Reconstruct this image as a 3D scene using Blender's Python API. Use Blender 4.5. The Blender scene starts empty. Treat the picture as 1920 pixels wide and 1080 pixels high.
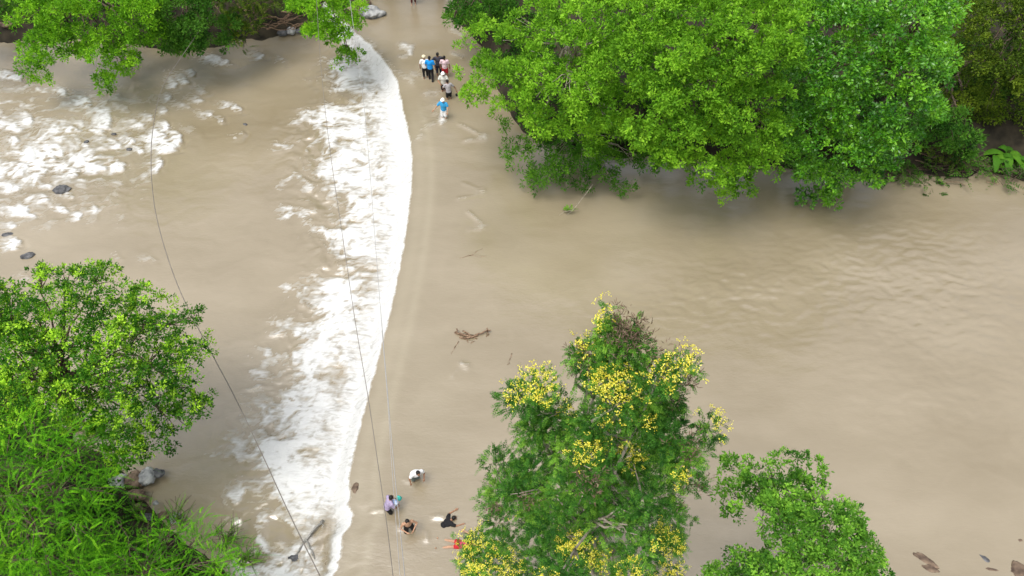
import bpy, bmesh, math, random
import numpy as np
from mathutils import Vector, Matrix, noise as mnoise

# ------------------------------------------------------------------ camera, sky, sun, exposure
scene = bpy.context.scene
H_CAM, PITCH, FPX = 28.0, math.radians(52), 1478.0
cam_d = bpy.data.cameras.new('camera'); cam = bpy.data.objects.new('camera', cam_d)
scene.collection.objects.link(cam); scene.camera = cam
cam.location = (0, 0, H_CAM); cam.rotation_euler = (math.radians(90)-PITCH, 0, 0)
cam_d.sensor_width = 36; cam_d.lens = 36*FPX/1920; cam_d.clip_end = 2000; cam_d.clip_start = .1

SUN_EL, SUN_AZ = math.radians(70), math.radians(225)     # azimuth: from +Y clockwise
w = bpy.data.worlds.new('World'); scene.world = w; w.use_nodes = True
nt = w.node_tree; nt.nodes.clear()
sky = nt.nodes.new('ShaderNodeTexSky'); sky.sky_type = 'NISHITA'; sky.sun_disc = False
sky.sun_elevation = SUN_EL; sky.sun_rotation = SUN_AZ; sky.dust_density = 4; sky.air_density = 1.0; sky.ozone_density = 1
hs = nt.nodes.new('ShaderNodeHueSaturation'); hs.inputs['Saturation'].default_value = .28
bg = nt.nodes.new('ShaderNodeBackground'); bg.inputs['Strength'].default_value = .15
wo = nt.nodes.new('ShaderNodeOutputWorld')
nt.links.new(sky.outputs[0], hs.inputs['Color']); nt.links.new(hs.outputs[0], bg.inputs['Color']); nt.links.new(bg.outputs[0], wo.inputs['Surface'])
sl = bpy.data.lights.new('sun', 'SUN'); sl.energy = 1.3; sl.angle = math.radians(24); sl.color = (1, .965, .91)
so = bpy.data.objects.new('sun', sl); scene.collection.objects.link(so)
sd = Vector((math.sin(SUN_AZ)*math.cos(SUN_EL), math.cos(SUN_AZ)*math.cos(SUN_EL), math.sin(SUN_EL)))
so.rotation_euler = sd.to_track_quat('Z', 'Y').to_euler(); so.location = (-20, -20, 60)
scene.view_settings.view_transform = 'Standard'; scene.view_settings.look = 'None'
scene.view_settings.exposure = 0.68; scene.view_settings.gamma = 1
scene.cycles.max_bounces = 6; scene.cycles.transmission_bounces = 4; scene.cycles.diffuse_bounces = 3

# ------------------------------------------------------------------ helpers
C = scene.collection
CP, SP = math.cos(PITCH), math.sin(PITCH)
CAM = np.array([0, 0, H_CAM])
FW = np.array([0, CP, -SP]); UP = np.array([0, SP, CP])
def ray(px, py):
    d = FW + np.array([(px-960)/FPX, 0, 0]) - UP*((py-540)/FPX)
    return d
def at(px, py, z=0.0):
    d = ray(px, py); t = (z-H_CAM)/d[2]
    return CAM + d*t
def proj(P):
    P = np.asarray(P, float); q = P-CAM
    dep = q@FW
    return 960+FPX*q[..., 0]/dep, 540-FPX*(q@UP)/dep, dep
def link(o, parent=None):
    C.objects.link(o)
    if parent: o.parent = parent
    return o
def tag(o, label=None, cat=None, group=None, kind=None):
    if label: o['label'] = label
    if cat: o['category'] = cat
    if group: o['group'] = group
    if kind: o['kind'] = kind
    return o
def empty(name, loc, rz=0):
    o = bpy.data.objects.new(name, None); o.empty_display_size = .3
    link(o); o.location = loc; o.rotation_euler.z = rz
    return o
def mesh_np(name, V, F, mat, parent=None, fattr=None, vattr=None, smooth=False):
    """V (n,3); F (m,k) constant k"""
    V = np.asarray(V, np.float32); F = np.asarray(F, np.int32)
    me = bpy.data.meshes.new(name)
    me.vertices.add(len(V)); me.vertices.foreach_set('co', V.ravel())
    m, k = F.shape
    me.loops.add(m*k); me.loops.foreach_set('vertex_index', F.ravel())
    me.polygons.add(m); me.polygons.foreach_set('loop_start', np.arange(0, m*k, k, dtype=np.int32))
    try: me.polygons.foreach_set('loop_total', np.full(m, k, np.int32))
    except Exception: pass
    me.update(calc_edges=True)
    if smooth: me.polygons.foreach_set('use_smooth', np.ones(m, bool))
    for dom, d in (('FACE', fattr), ('POINT', vattr)):
        if d:
            for n, a in d.items():
                at_ = me.attributes.new(n, 'FLOAT', dom); at_.data.foreach_set('value', np.asarray(a, np.float32))
    if mat: me.materials.append(mat)
    o = bpy.data.objects.new(name, me); link(o, parent)
    return o

def unit(a): return a/np.maximum(np.linalg.norm(a, axis=-1, keepdims=True), 1e-9)

def perlin(x, y, seed=0):
    xi = np.floor(x).astype(np.int64); yi = np.floor(y).astype(np.int64)
    fx = x-xi; fy = y-yi
    u = fx*fx*fx*(fx*(fx*6-15)+10); v = fy*fy*fy*(fy*(fy*6-15)+10)
    def g(ix, iy, dx, dy):
        h = (ix*374761393 + iy*668265263 + seed*982451653) & 0x7fffffff
        h = ((h ^ (h >> 13))*1274126177) & 0x7fffffff
        a = (h ^ (h >> 16)) % 4096*(2*np.pi/4096)
        return np.cos(a)*dx+np.sin(a)*dy
    n00 = g(xi, yi, fx, fy); n10 = g(xi+1, yi, fx-1, fy); n01 = g(xi, yi+1, fx, fy-1); n11 = g(xi+1, yi+1, fx-1, fy-1)
    return ((n00*(1-u)+n10*u)*(1-v)+(n01*(1-u)+n11*u)*v)*1.5
def fbm(x, y, o=4, seed=0, gain=.5):
    s = 0; a = 1; t = 0
    for i in range(o):
        s = s+a*perlin(x, y, seed+i*17); t += a; a *= gain; x = x*2.03+13.1; y = y*2.03+7.7
    return s/t
def sstep(a, b, x):
    t = np.clip((x-a)/(b-a), 0, 1); return t*t*(3-2*t)

# ------------------------------------------------------------------ materials
def new_mat(name):
    m = bpy.data.materials.new(name); m.use_nodes = True
    nt = m.node_tree; b = nt.nodes['Principled BSDF']
    return m, nt, b
def noise_mat(name, c1, c2, scale=4, rough=.8, bump=.0, detail=5, coords='Object', spec=.3):
    m, nt, b = new_mat(name)
    tc = nt.nodes.new('ShaderNodeTexCoord'); n = nt.nodes.new('ShaderNodeTexNoise')
    n.inputs['Scale'].default_value = scale; n.inputs['Detail'].default_value = detail
    r = nt.nodes.new('ShaderNodeValToRGB'); r.color_ramp.elements[0].position = .33; r.color_ramp.elements[1].position = .67
    r.color_ramp.elements[0].color = (*c1, 1); r.color_ramp.elements[1].color = (*c2, 1)
    nt.links.new(tc.outputs[coords], n.inputs['Vector']); nt.links.new(n.outputs['Fac'], r.inputs[0]); nt.links.new(r.outputs[0], b.inputs['Base Color'])
    b.inputs['Roughness'].default_value = rough; b.inputs['Specular IOR Level'].default_value = spec
    if bump:
        bp = nt.nodes.new('ShaderNodeBump'); bp.inputs['Strength'].default_value = bump; bp.inputs['Distance'].default_value = .05
        nt.links.new(n.outputs['Fac'], bp.inputs['Height']); nt.links.new(bp.outputs[0], b.inputs['Normal'])
    return m
def leaf_mat(name, dark, mid, light, trans=.40, rough=.6, spec=.13, gain=(1.22, 1.42, .95)):
    dark, mid, light = (tuple(min(.9, c*g) for c, g in zip(q, gain)) for q in (dark, mid, light))
    m, nt, b = new_mat(name)
    a = nt.nodes.new('ShaderNodeAttribute'); a.attribute_name = 'tint'
    r = nt.nodes.new('ShaderNodeValToRGB'); e = r.color_ramp.elements
    e[0].position = .05; e[0].color = (*dark, 1); e[1].position = .95; e[1].color = (*light, 1)
    k = e.new(.5); k.color = (*mid, 1)
    nt.links.new(a.outputs['Fac'], r.inputs[0]); nt.links.new(r.outputs[0], b.inputs['Base Color'])
    b.inputs['Roughness'].default_value = rough; b.inputs['Specular IOR Level'].default_value = spec
    t = nt.nodes.new('ShaderNodeBsdfTranslucent'); mx = nt.nodes.new('ShaderNodeMixShader')
    g = nt.nodes.new('ShaderNodeMix'); g.data_type = 'RGBA'; g.blend_type = 'MULTIPLY'; g.inputs[0].default_value = 1
    g.inputs[7].default_value = (1.25, 1.25, .6, 1)
    nt.links.new(r.outputs[0], g.inputs[6]); nt.links.new(g.outputs[2], t.inputs['Color'])
    mx.inputs[0].default_value = trans
    out = nt.nodes['Material Output']
    nt.links.new(b.outputs[0], mx.inputs[1]); nt.links.new(t.outputs[0], mx.inputs[2]); nt.links.new(mx.outputs[0], out.inputs['Surface'])
    return m
def plain(name, c, rough=.7, var=.12, scale=30):
    return noise_mat(name, tuple(x*(1-var) for x in c), tuple(min(1, x*(1+var)) for x in c), scale, rough)

BARK = noise_mat('bark', (.05, .035, .022), (.16, .12, .085), 6, .9, .6)
BARK_PALE = noise_mat('pale_bark', (.22, .19, .14), (.42, .37, .29), 8, .85, .4)
ROCK = noise_mat('grey_rock', (.035, .036, .04), (.17, .17, .175), 3.5, .75, .7)
ROCK_BROWN = noise_mat('brown_rock', (.06, .04, .03), (.23, .165, .115), 3.5, .85, .7)
ROCK_PALE = noise_mat('pale_rock', (.12, .125, .13), (.5, .5, .49), 2.5, .7, .7)
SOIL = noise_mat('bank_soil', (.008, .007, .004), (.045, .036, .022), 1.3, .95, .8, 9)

# ------------------------------------------------------------------ river surface
# weir crest (photo pixel -> ground); everything downstream (to -X) is lower and foams
crest_px = [(560, -60), (625, 20), (690, 78), (722, 112), (747, 150), (757, 200), (768, 245), (775, 290), (774, 350), (767, 410), (758, 470), (746, 530),
            (733, 590), (717, 650), (700, 715), (683, 780), (668, 840), (657, 890), (656, 930), (659, 960), (648, 1000), (638, 1040), (630, 1080), (618, 1180), (600, 1300)]
cw = np.array([at(a, b, 0)[:2] for a, b in crest_px])[::-1]     # ascending Y
def crest_x(Y): return np.interp(Y, cw[:, 1], cw[:, 0])
def wid_tab():                                                   # downstream end of foam sheet
    t = [(-60, 440), (20, 590), (78, 640), (112, 622), (150, 600), (175, 640), (200, 596), (250, 575), (300, 590), (350, 585), (400, 592), (450, 612), (500, 610), (550, 590), (600, 560),
         (650, 540), (700, 520), (750, 500), (800, 470), (850, 462), (900, 478), (950, 470), (1000, 466), (1050, 470), (1080, 480), (1300, 500)]
    p = np.array([at(a, b, -.7)[:2] for b, a in t])[::-1]
    return p
wt = wid_tab()
def foam_x(Y): return np.interp(Y, wt[:, 1], wt[:, 0])

STEP = .085
xs = np.concatenate([[-400, -200, -100, -60, -45], np.arange(-38, 38, STEP), [45, 60, 100, 200, 400]])
ys = np.concatenate([[-30, -10, 0, 4], np.arange(6.5, 47.5, STEP), [50, 55, 62]])
X, Y = np.meshgrid(xs, ys)
U, Vp, DEP = proj(np.stack([X, Y, np.zeros_like(X)-.3], -1))
ok = (DEP > 4)
U = np.where(ok, U, -5000); Vp = np.where(ok, Vp, 5000)
warp = fbm(X*.45, Y*.45, 3, 5)*.9
warp2 = fbm(X*.45+50, Y*.45+9, 3, 6)*.9
S = crest_x(Y + fbm(X*.0, Y*1.1, 3, 3)*.25) - X + fbm(X*0, Y*2.2, 2, 9)*.05 + fbm(X*0, Y*1.3, 3, 19)*.32*sstep(900, 960, Vp)     # metres downstream of crest
L = np.maximum(crest_x(Y)-foam_x(Y), 1.2)
r = S/L
# base level
Z = np.where(S < 0, -.10*sstep(-1.1, 0, S), 0) - .75*sstep(0, .9, S)*(S > 0) - .10*(S > 0)
Z = Z - .02*np.clip(S-4, 0, 40)
boil = np.exp(-((S-1.5)/1.3)**2)
turb = sstep(.3, 1.2, S)*(1-sstep(.9, 1.6, r))
n1 = fbm((X+warp)*.9, (Y+warp2)*1.1, 4, 21)
ridge = 1-np.abs(fbm((X+warp*1.4)*.75, (Y+warp2*1.4)*1.05, 4, 31))*2.6
ridge_f = 1-np.abs(fbm((X+warp*.8)*1.9, (Y+warp2*.8)*3.4, 4, 35))*3.0
streak = fbm(S*.55+warp*.5, Y*3.4+warp2*.6, 3, 41)
cell = fbm((X+warp*1.6)*.38, (Y+warp2*1.6)*.65, 3, 51)
Z = Z + boil*.18 + turb*(n1*.13 + ridge*.05 + ridge_f*.02)
# foam density of the weir
up_v = sstep(0, .12, S)
D = up_v*(1.85 - .95*sstep(.10, .40, r) - .42*sstep(.4, .95, r) - .9*sstep(.75, 1.1, r) - .9*sstep(1.1, 1.5, r))
fo = D + up_v*sstep(.15, .6, r)*(1-sstep(1.3, 1.8, r))*(cell*1.15 + n1*.6 + ridge*.40 - .28 + ridge_f*.26) + up_v*sstep(.10, .4, r)*(ridge_f*.42+ridge*.25-.28) + up_v*sstep(.08, .4, r)*(streak*.35+fbm(S*.8+warp, Y*6.5+warp2*1.5, 3, 43)*.35)
fo = np.where(S < 0, 0, fo)
fo = np.where(S > L*2.2, 0, fo)
def patch(u, v, ru, rv, ang=0, tail=1.0):
    a = math.radians(ang); du = U-u; dv = Vp-v
    p = du*math.cos(a)+dv*math.sin(a); q = -du*math.sin(a)+dv*math.cos(a)
    p = np.where(p < 0, p/(ru*tail), p/ru); q = q/rv
    return np.exp(-(p*p+q*q))
web = 1-np.abs(fbm((X+warp*2.2)*1.15, (Y+warp2*2.2)*1.5, 3, 61))*4.2
fo = fo + up_v*sstep(.12, .45, r)*(1-sstep(1.3, 1.7, r))*(np.clip(web, -1, 1)*.40-.02)
fo = fo + up_v*(1-sstep(1.0, 1.9, r))*sstep(.2, .7, r)*np.clip(cell*1.0+n1*.3+ridge_f*.12+.28, -.05, .6)
# wisps reaching downstream of the sheet, and calmer pools inside it
for (u, v, ru, rv, an, s) in [(540, 528, 38, 13, 8, .75), (520, 518, 18, 9, 20, .4), (560, 392, 34, 9, 24, .6), (600, 425, 22, 12, 40, .5), (550, 252, 42, 7, -6, .7), (610, 215, 14, 26, 10, .5),
                              (515, 378, 26, 6, 12, .35), (585, 610, 26, 14, 0, .5), (545, 655, 40, 8, 12, .35), (510, 690, 30, 9, 5, .3), (575, 690, 30, 16, 0, .4), (520, 790, 46, 14, 12, .4),
                              (440, 820, 18, 14, 30, .45), (500, 855, 30, 24, 0, .5), (485, 960, 12, 22, 0, .6), (478, 1015, 14, 22, -20, .7), (505, 1060, 40, 18, 0, .8), (575, 900, 60, 40, 0, .5),
                              (600, 640, 34, 22, 0, .3), (640, 560, 30, 30, 0, .4), (530, 600, 25, 6, 20, .3), (490, 640, 24, 5, 15, .2), (470, 745, 25, 8, 20, .25)]:
    fo = fo + s*patch(u, v, ru, rv, an, 1.4)*(1+ridge_f*.35+n1*.8)*(S > 0)
for (u, v, ru, rv, an, s) in [(604, 990, 18, 50, 18, 1.2), (612, 1050, 17, 50, 8, 1.25), (512, 990, 30, 22, 20, .9), (605, 482, 34, 26, 0, 1.0), (585, 350, 36, 16, 0, .35), (660, 172, 45, 9, 0, .8), (560, 170, 60, 14, 0, .5),
                              (575, 655, 18, 10, 0, .5), (600, 320, 20, 12, 0, .3), (650, 520, 14, 8, 0, .5), (640, 380, 20, 7, 0, .3), (552, 835, 16, 10, 0, .3), (560, 1050, 18, 12, 0, .7),
                              (500, 925, 20, 30, 10, .5), (640, 1000, 10, 30, 10, .25)]:
    fo = fo - s*patch(u, v, ru, rv, an)*(S > .3)
# smooth green tongue at the bottom keeps a white rim
rim = np.exp(-((S-.22)/.20)**2)*sstep(905, 950, Vp); fo = fo + rim*1.0
# rapids, upper left
rap = [(12, 120, 34, 6, -14, 1), (60, 145, 30, 5, -15, .4), (105, 150, 12, 5, 20, .7), (150, 172, 14, 9, 30, .9), (186, 215, 17, 15, 70, 1.1), (118, 220, 26, 5, -8, .7), (40, 202, 10, 9, -30, 1), (12, 215, 24, 7, 10, .9),
       (14, 240, 12, 6, -30, .8), (45, 270, 12, 8, 0, 1.1), (78, 268, 22, 13, 0, .9), (18, 296, 30, 10, -40, 1), (58, 300, 20, 18, 60, .8), (95, 262, 12, 8, 0, .8), (120, 300, 20, 8, 0, 1), (165, 290, 30, 12, 8, 1.1),
       (140, 278, 12, 8, 0, .8), (213, 292, 20, 9, -30, 1), (252, 262, 12, 5, 0, .7), (236, 244, 9, 5, 0, 1), (303, 256, 24, 9, -12, 1.2), (326, 245, 13, 11, -35, 1.3), (290, 290, 8, 12, 5, 1.1), (290, 233, 18, 9, 0, .9), (304, 218, 7, 7, 0, .9),
       (318, 140, 10, 6, 22, .8), (308, 165, 8, 5, 8, .7), (300, 190, 8, 5, 8, .6), (352, 120, 12, 5, 0, .7), (365, 170, 16, 5, 0, .5), (270, 200, 16, 6, 0, .5), (338, 132, 16, 5, 20, .9), (375, 153, 14, 4, 10, .5), (408, 207, 13, 6, 8, 1), (388, 200, 20, 6, 0, .5), (442, 189, 13, 6, 0, .9), (430, 185, 18, 4, 0, .5), (446, 236, 13, 9, -40, .8),
       (430, 240, 22, 7, 0, .35), (415, 100, 26, 5, -16, .9), (484, 91, 13, 5, -12, .9), (526, 102, 10, 3.5, -6, .8), (400, 93, 12, 4, -10, .5), (30, 378, 32, 6, -14, 1), (70, 352, 12, 6, -40, .8), (30, 372, 14, 8, 0, .6), (8, 402, 10, 6, -60, .7),
       (12, 436, 18, 11, -25, 1), (116, 345, 16, 4, 15, .7), (104, 372, 14, 5, 20, .6), (135, 385, 6, 4, -20, .9), (165, 370, 7, 4, -40, .7), (210, 463, 18, 3, 0, .25), (270, 467, 22, 3, -10, .3), (262, 310, 10, 4, 0, .3),
       (225, 185, 16, 6, 10, .4), (335, 180, 20, 5, 0, .35), (360, 230, 24, 6, 0, .3), (250, 215, 16, 5, 0, .5), (60, 325, 40, 6, -10, .5), (200, 250, 30, 10, 0, .4), (90, 235, 30, 8, 0, .5), (145, 250, 18, 6, 0, .5), (10, 330, 20, 8, -30, .6), (35, 500, 22, 4, 10, .35)]
def roller(u, v, ru, rv, ang):
    a = math.radians(ang*.35+16); du = U-u+fbm(X*1.5, Y*2.2, 2, 63)*ru*.5; dv = Vp-v+fbm(X*1.5+7, Y*2.2, 2, 64)*rv*.7
    p = du*math.cos(a)+dv*math.sin(a); q = -du*math.sin(a)+dv*math.cos(a)
    p = p+.45*ru*(q/rv)**2
    f = (1-sstep(ru*.45, ru*.75, p))*np.exp(-(np.minimum(p-ru*.3, 0)/(ru*1.15))**2)*np.exp(-(q/(rv*1.05))**2)
    veil = (p < ru*.4)*np.exp(-(np.minimum(p, 0)/(ru*2.6))**2)*np.exp(-(q/(rv*1.25))**2)
    trough = np.exp(-((p-ru*1.0)/(ru*.3))**2)*np.exp(-(q/rv)**2)
    return f, veil, trough
brk = fbm((X+warp)*3.2, (Y+warp2)*5.0, 3, 67)*1.6
rapf = np.zeros_like(X); rapz = np.zeros_like(X)
for (u, v, ru, rv, an, s) in rap:
    f_, ve_, tr_ = roller(u, v, max(ru, 9), max(rv, 6)*1.15, an)
    rapf = rapf + s*f_*(.55+n1*.7+ridge_f*.75+brk*.5) + s*ve_*(.24+ridge_f*.42+n1*.35+brk*.3)
    rapz = rapz + s*f_*.07 - s*.06*tr_
reg = sstep(420, 240, U)*sstep(110, 170, Vp)*(1-sstep(370, 440, Vp))*(.35+.65*sstep(330, 120, U))
n_r = fbm((X+warp)*.8+4, (Y+warp2)*1.5, 4, 71); ridge_r = 1-np.abs(fbm((X+warp)*.6, (Y+warp2)*1.15, 4, 75))*3
rapf = rapf + reg*(np.clip(ridge_r, 0, 1)*.6*sstep(-.1, .35, n_r) + n_r*.35+ridge_f*.14+brk*.12+.06)
fo = fo + np.where(rapf > 0, rapf*1.3+.06*sstep(0, .3, rapf), rapf)*(S > 0); Z = Z + (rapz+reg*(n_r*.05+ridge_f*.02))*(S > 0)
# wakes and ripples upstream of the crest
seg = [(862, 240, 908, 264, 2.2, .45), (908, 267, 872, 272, 2.5, .35), (908, 265, 902, 266, 5, .5), (868, 352, 905, 366, 2, .28), (905, 374, 860, 380, 2.2, .3), (905, 369, 895, 371, 5, .4), (878, 405, 908, 430, 2.2, .38),
       (908, 436, 880, 440, 2.2, .35), (907, 432, 900, 434, 5, .4), (755, 96, 771, 98, 5, .85), (771, 98, 770, 110, 4, .9), (770, 112, 752, 116, 3, .6), (775, 148, 790, 152, 5, .5), (748, 146, 775, 160, 6, .45), (790, 132, 786, 152, 3, .4),
       (834, 214, 830, 236, 5, 1.1), (826, 236, 800, 245, 4, .5), (800, 225, 818, 222, 7, .35), (796, 210, 825, 206, 8, .3), (800, 186, 826, 182, 7, .42), (780, 270, 790, 262, 5, .4), (866, 690, 876, 694, 4, .5), (866, 690, 848, 712, 3, .2),
       (795, 152, 806, 150, 4, .5), (850, 66, 868, 76, 4, .55), (848, 110, 866, 116, 3, .45), (760, 905, 772, 909, 2.5, .3), (700, 963, 722, 962, 2.2, .28), (750, 993, 760, 996, 4, .3), (815, 975, 832, 974, 3, .32), (800, 1004, 802, 1018, 3, .25),
       (690, 80, 748, 148, 6, .35), (790, 250, 800, 244, 4, .3)]
sg = np.zeros_like(X)
for (a, b, c, d, wd, s) in seg:
    L2 = (c-a)**2+(d-b)**2; t = np.clip(((U-a)*(c-a)+(Vp-b)*(d-b))/L2, 0, 1)
    dd = (U-a-t*(c-a))**2+(Vp-b-t*(d-b))**2
    sg = np.maximum(sg, s*np.exp(-dd/(wd*wd*2.4)))
sg = sg*np.clip(.75+ridge_f*.6+n1*.9, 0, 2)*1.05
fo = fo + sg*(S < .2)
upz = fbm(X*.35+9, Y*.8, 4, 81)
Z = Z + (S < 0)*(upz*.03 + sg*.10)
ripreg = patch(1740, 560, 330, 130, 8) + patch(1330, 560, 200, 60, -10)*.7 + patch(1800, 760, 240, 120)*.4
rip = fbm((X+warp*.5)*1.5, (Y+warp2*.5)*3.2, 3, 91)
Z = Z + (S < 0)*ripreg*rip*.075
calm = (S > 0)*(1-turb)
Z = Z + calm*(fbm((X+warp)*.5, (Y+warp2)*1.1, 4, 95)*.03)
pale = np.exp(-((S+.95)/.22)**2)*.30+np.exp(-((S+.35)/.3)**2)*.22
pale = pale*sstep(190, 240, Vp) + patch(800, 800, 60, 160, 8)*.12*(S < 0)
tone = fbm(X*.12+3, Y*.25, 4, 101)*.9 + fbm((X+warp*2)*.5, (Y+warp2*2)*1.6, 4, 103)*.18
far = (X < xs[5]) | (X > xs[-6]) | (Y < ys[4]) | (Y > ys[-4])
fo = np.where(far, 0, fo)
ny, nx = X.shape
idx = np.arange(ny*nx).reshape(ny, nx)
F = np.stack([idx[:-1, :-1], idx[:-1, 1:], idx[1:, 1:], idx[1:, :-1]], -1).reshape(-1, 4)

m, nt, b = new_mat('silty_water')
N = nt.nodes; K = nt.links
def attr(n):
    a = N.new('ShaderNodeAttribute'); a.attribute_name = n; return a.outputs['Fac']
def math_(op, a, b=None, clamp=False):
    n = N.new('ShaderNodeMath'); n.operation = op; n.use_clamp = clamp
    for i, v in enumerate((a, b)):
        if v is None: continue
        if isinstance(v, (int, float)): n.inputs[i].default_value = v
        else: K.new(v, n.inputs[i])
    return n.outputs[0]
tc = N.new('ShaderNodeTexCoord')
mp = N.new('ShaderNodeMapping'); mp.inputs['Scale'].default_value = (.34, 1.35, 1); K.new(tc.outputs['Object'], mp.inputs[0])
fn = N.new('ShaderNodeTexNoise'); fn.inputs['Scale'].default_value = 6.5; fn.inputs['Detail'].default_value = 7; fn.inputs['Roughness'].default_value = .62; fn.inputs['Distortion'].default_value = .9
K.new(mp.outputs[0], fn.inputs['Vector'])
fsum = math_('ADD', attr('foam'), math_('MULTIPLY', math_('SUBTRACT', fn.outputs['Fac'], .5), 2.2))
fm = N.new('ShaderNodeMapRange'); fm.interpolation_type = 'SMOOTHSTEP'; fm.inputs['From Min'].default_value = .45; fm.inputs['From Max'].default_value = 1.75
K.new(fsum, fm.inputs['Value'])
gate = N.new('ShaderNodeMapRange'); gate.interpolation_type = 'SMOOTHSTEP'; gate.inputs['From Min'].default_value = -.12; gate.inputs['From Max'].default_value = .85; K.new(attr('foam'), gate.inputs['Value'])
fv = N.new('ShaderNodeMapRange'); fv.interpolation_type = 'SMOOTHSTEP'; fv.inputs['From Min'].default_value = -.45; fv.inputs['From Max'].default_value = 1.2; K.new(fsum, fv.inputs['Value'])
ff = math_('MULTIPLY', math_('ADD', math_('MULTIPLY', fm.outputs[0], .52), math_('MULTIPLY', fv.outputs[0], .48)), gate.outputs[0], True)
ff = math_('POWER', ff, 1.1)
silt = N.new('ShaderNodeValToRGB'); e = silt.color_ramp.elements
e[0].position = .2; e[0].color = (.232, .188, .118, 1); e[1].position = .8; e[1].color = (.296, .246, .166, 1)
ton = math_('ADD', math_('MULTIPLY', attr('tone'), .7), .5)
K.new(ton, silt.inputs[0])
pm = N.new('ShaderNodeMix'); pm.data_type = 'RGBA'; K.new(attr('pale'), pm.inputs[0]); K.new(silt.outputs[0], pm.inputs[6]); pm.inputs[7].default_value = (.36, .32, .22, 1)
cm = N.new('ShaderNodeMix'); cm.data_type = 'RGBA'; K.new(ff, cm.inputs[0]); K.new(pm.outputs[2], cm.inputs[6]); f2 = N.new('ShaderNodeTexNoise'); f2.inputs['Scale'].default_value = 2.6; f2.inputs['Detail'].default_value = 8; f2.inputs['Roughness'].default_value = .65; f2.inputs['Distortion'].default_value = 1.6
K.new(mp.outputs[0], f2.inputs['Vector'])
fr = N.new('ShaderNodeValToRGB'); fr.color_ramp.elements[0].position = .36; fr.color_ramp.elements[0].color = (.31, .295, .26, 1); fr.color_ramp.elements[1].position = .60; fr.color_ramp.elements[1].color = (.60, .60, .59, 1)
K.new(math_('ADD', f2.outputs['Fac'], math_('MULTIPLY', math_('SUBTRACT', attr('foam'), 1.0), .16)), fr.inputs[0]); K.new(fr.outputs[0], cm.inputs[7])
sp_ = N.new('ShaderNodeMapRange'); sp_.inputs['To Min'].default_value = .5; sp_.inputs['To Max'].default_value = .12; K.new(ff, sp_.inputs['Value']); K.new(sp_.outputs[0], b.inputs['Specular IOR Level'])
K.new(cm.outputs[2], b.inputs['Base Color'])
K.new(math_('ADD', math_('MULTIPLY', ff, .45), .22), b.inputs['Roughness'])
b.inputs['IOR'].default_value = 2.0
bn = N.new('ShaderNodeTexNoise'); bn.inputs['Scale'].default_value = 8; bn.inputs['Detail'].default_value = 6; bn.inputs['Roughness'].default_value = .55; bn.inputs['Distortion'].default_value = .4
mp2 = N.new('ShaderNodeMapping'); mp2.inputs['Scale'].default_value = (.55, 1.25, 1); K.new(tc.outputs['Object'], mp2.inputs[0]); K.new(mp2.outputs[0], bn.inputs['Vector'])
bp = N.new('ShaderNodeBump'); bp.inputs['Distance'].default_value = .05
K.new(math_('ADD', math_('MULTIPLY', ff, .35), .20), bp.inputs['Strength'])
K.new(math_('ADD', bn.outputs['Fac'], math_('MULTIPLY', fn.outputs['Fac'], ff)), bp.inputs['Height']); K.new(bp.outputs[0], b.inputs['Normal'])
WATER = m
river = mesh_np('river_water', np.stack([X, Y, Z], -1).reshape(-1, 3), F, WATER, None,
                vattr={'foam': fo.ravel(), 'pale': pale.ravel(), 'tone': tone.ravel()}, smooth=True)
tag(river, kind='structure')
def water_z(x, y):
    i = min(max(np.searchsorted(xs, x), 1), nx-1); j = min(max(np.searchsorted(ys, y), 1), ny-1)
    return float(Z[j, i])

# ------------------------------------------------------------------ ground: both banks and the bed as one sheet
far_px = [(-1500, 60), (-400, 58), (0, 62), (150, 62), (300, 88), (400, 84), (470, 74), (540, 66), (600, 46), (690, 34), (716, 2), (725, -60), (840, -60), (856, 40), (905, 90), (935, 170), (975, 250), (1080, 292), (1200, 296), (1400, 312), (1600, 326), (1700, 330), (1780, 338), (1860, 326), (1930, 338), (2500, 345), (3600, 345)]
near_px = [(-1500, 560), (-200, 640), (0, 700), (120, 800), (200, 860), (236, 890), (280, 950), (340, 1010), (430, 1075), (480, 1110), (620, 1180), (900, 1240), (1300, 1230), (1600, 1160), (1800, 1110), (1930, 1062), (2100, 1040), (3600, 1000)]
fw = np.array([at(a, b, 0 if a > 700 else -.9)[:2] for a, b in far_px]); nw = np.array([at(a, b, 0 if a > 700 else -.8)[:2] for a, b in near_px])
for arr in (fw, nw):
    o_ = np.argsort(arr[:, 0], kind='stable'); arr[:] = arr[o_]
def ground_z(x, y):
    yf = np.interp(x, fw[:, 0], fw[:, 1]); yn = np.interp(x, nw[:, 0], nw[:, 1])
    d = np.maximum(y-yf, yn-y)+fbm(x*.5, y*.5, 3, 201)*.5
    base = np.where(x < crest_x(y), -.95, -.1)
    z = base + np.where(d < 0, np.maximum(d*.5, -1.2), np.minimum(d*.62, 1.5)+.03*np.maximum(d-2.5, 0)+.05)
    return z + fbm(x*.8, y*.8, 4, 205)*.22 + np.where(d > 5, fbm(x*.1, y*.1, 3, 207)*.6, 0)
gx = np.concatenate([np.linspace(-600, -50, 12), np.arange(-45, 45.1, .4), np.linspace(50, 600, 12)])
gy = np.concatenate([np.linspace(-400, -15, 10), np.arange(-12, 62, .4), np.linspace(65, 900, 14)])
GX, GY = np.meshgrid(gx, gy); GZ = ground_z(GX, GY)
gi = np.arange(GX.size).reshape(GX.shape)
GF = np.stack([gi[:-1, :-1], gi[:-1, 1:], gi[1:, 1:], gi[1:, :-1]], -1).reshape(-1, 4)
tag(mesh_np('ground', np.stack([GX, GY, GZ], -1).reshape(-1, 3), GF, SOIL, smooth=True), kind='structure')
def gz(x, y): return float(ground_z(np.array([float(x)]), np.array([float(y)]))[0])

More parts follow.
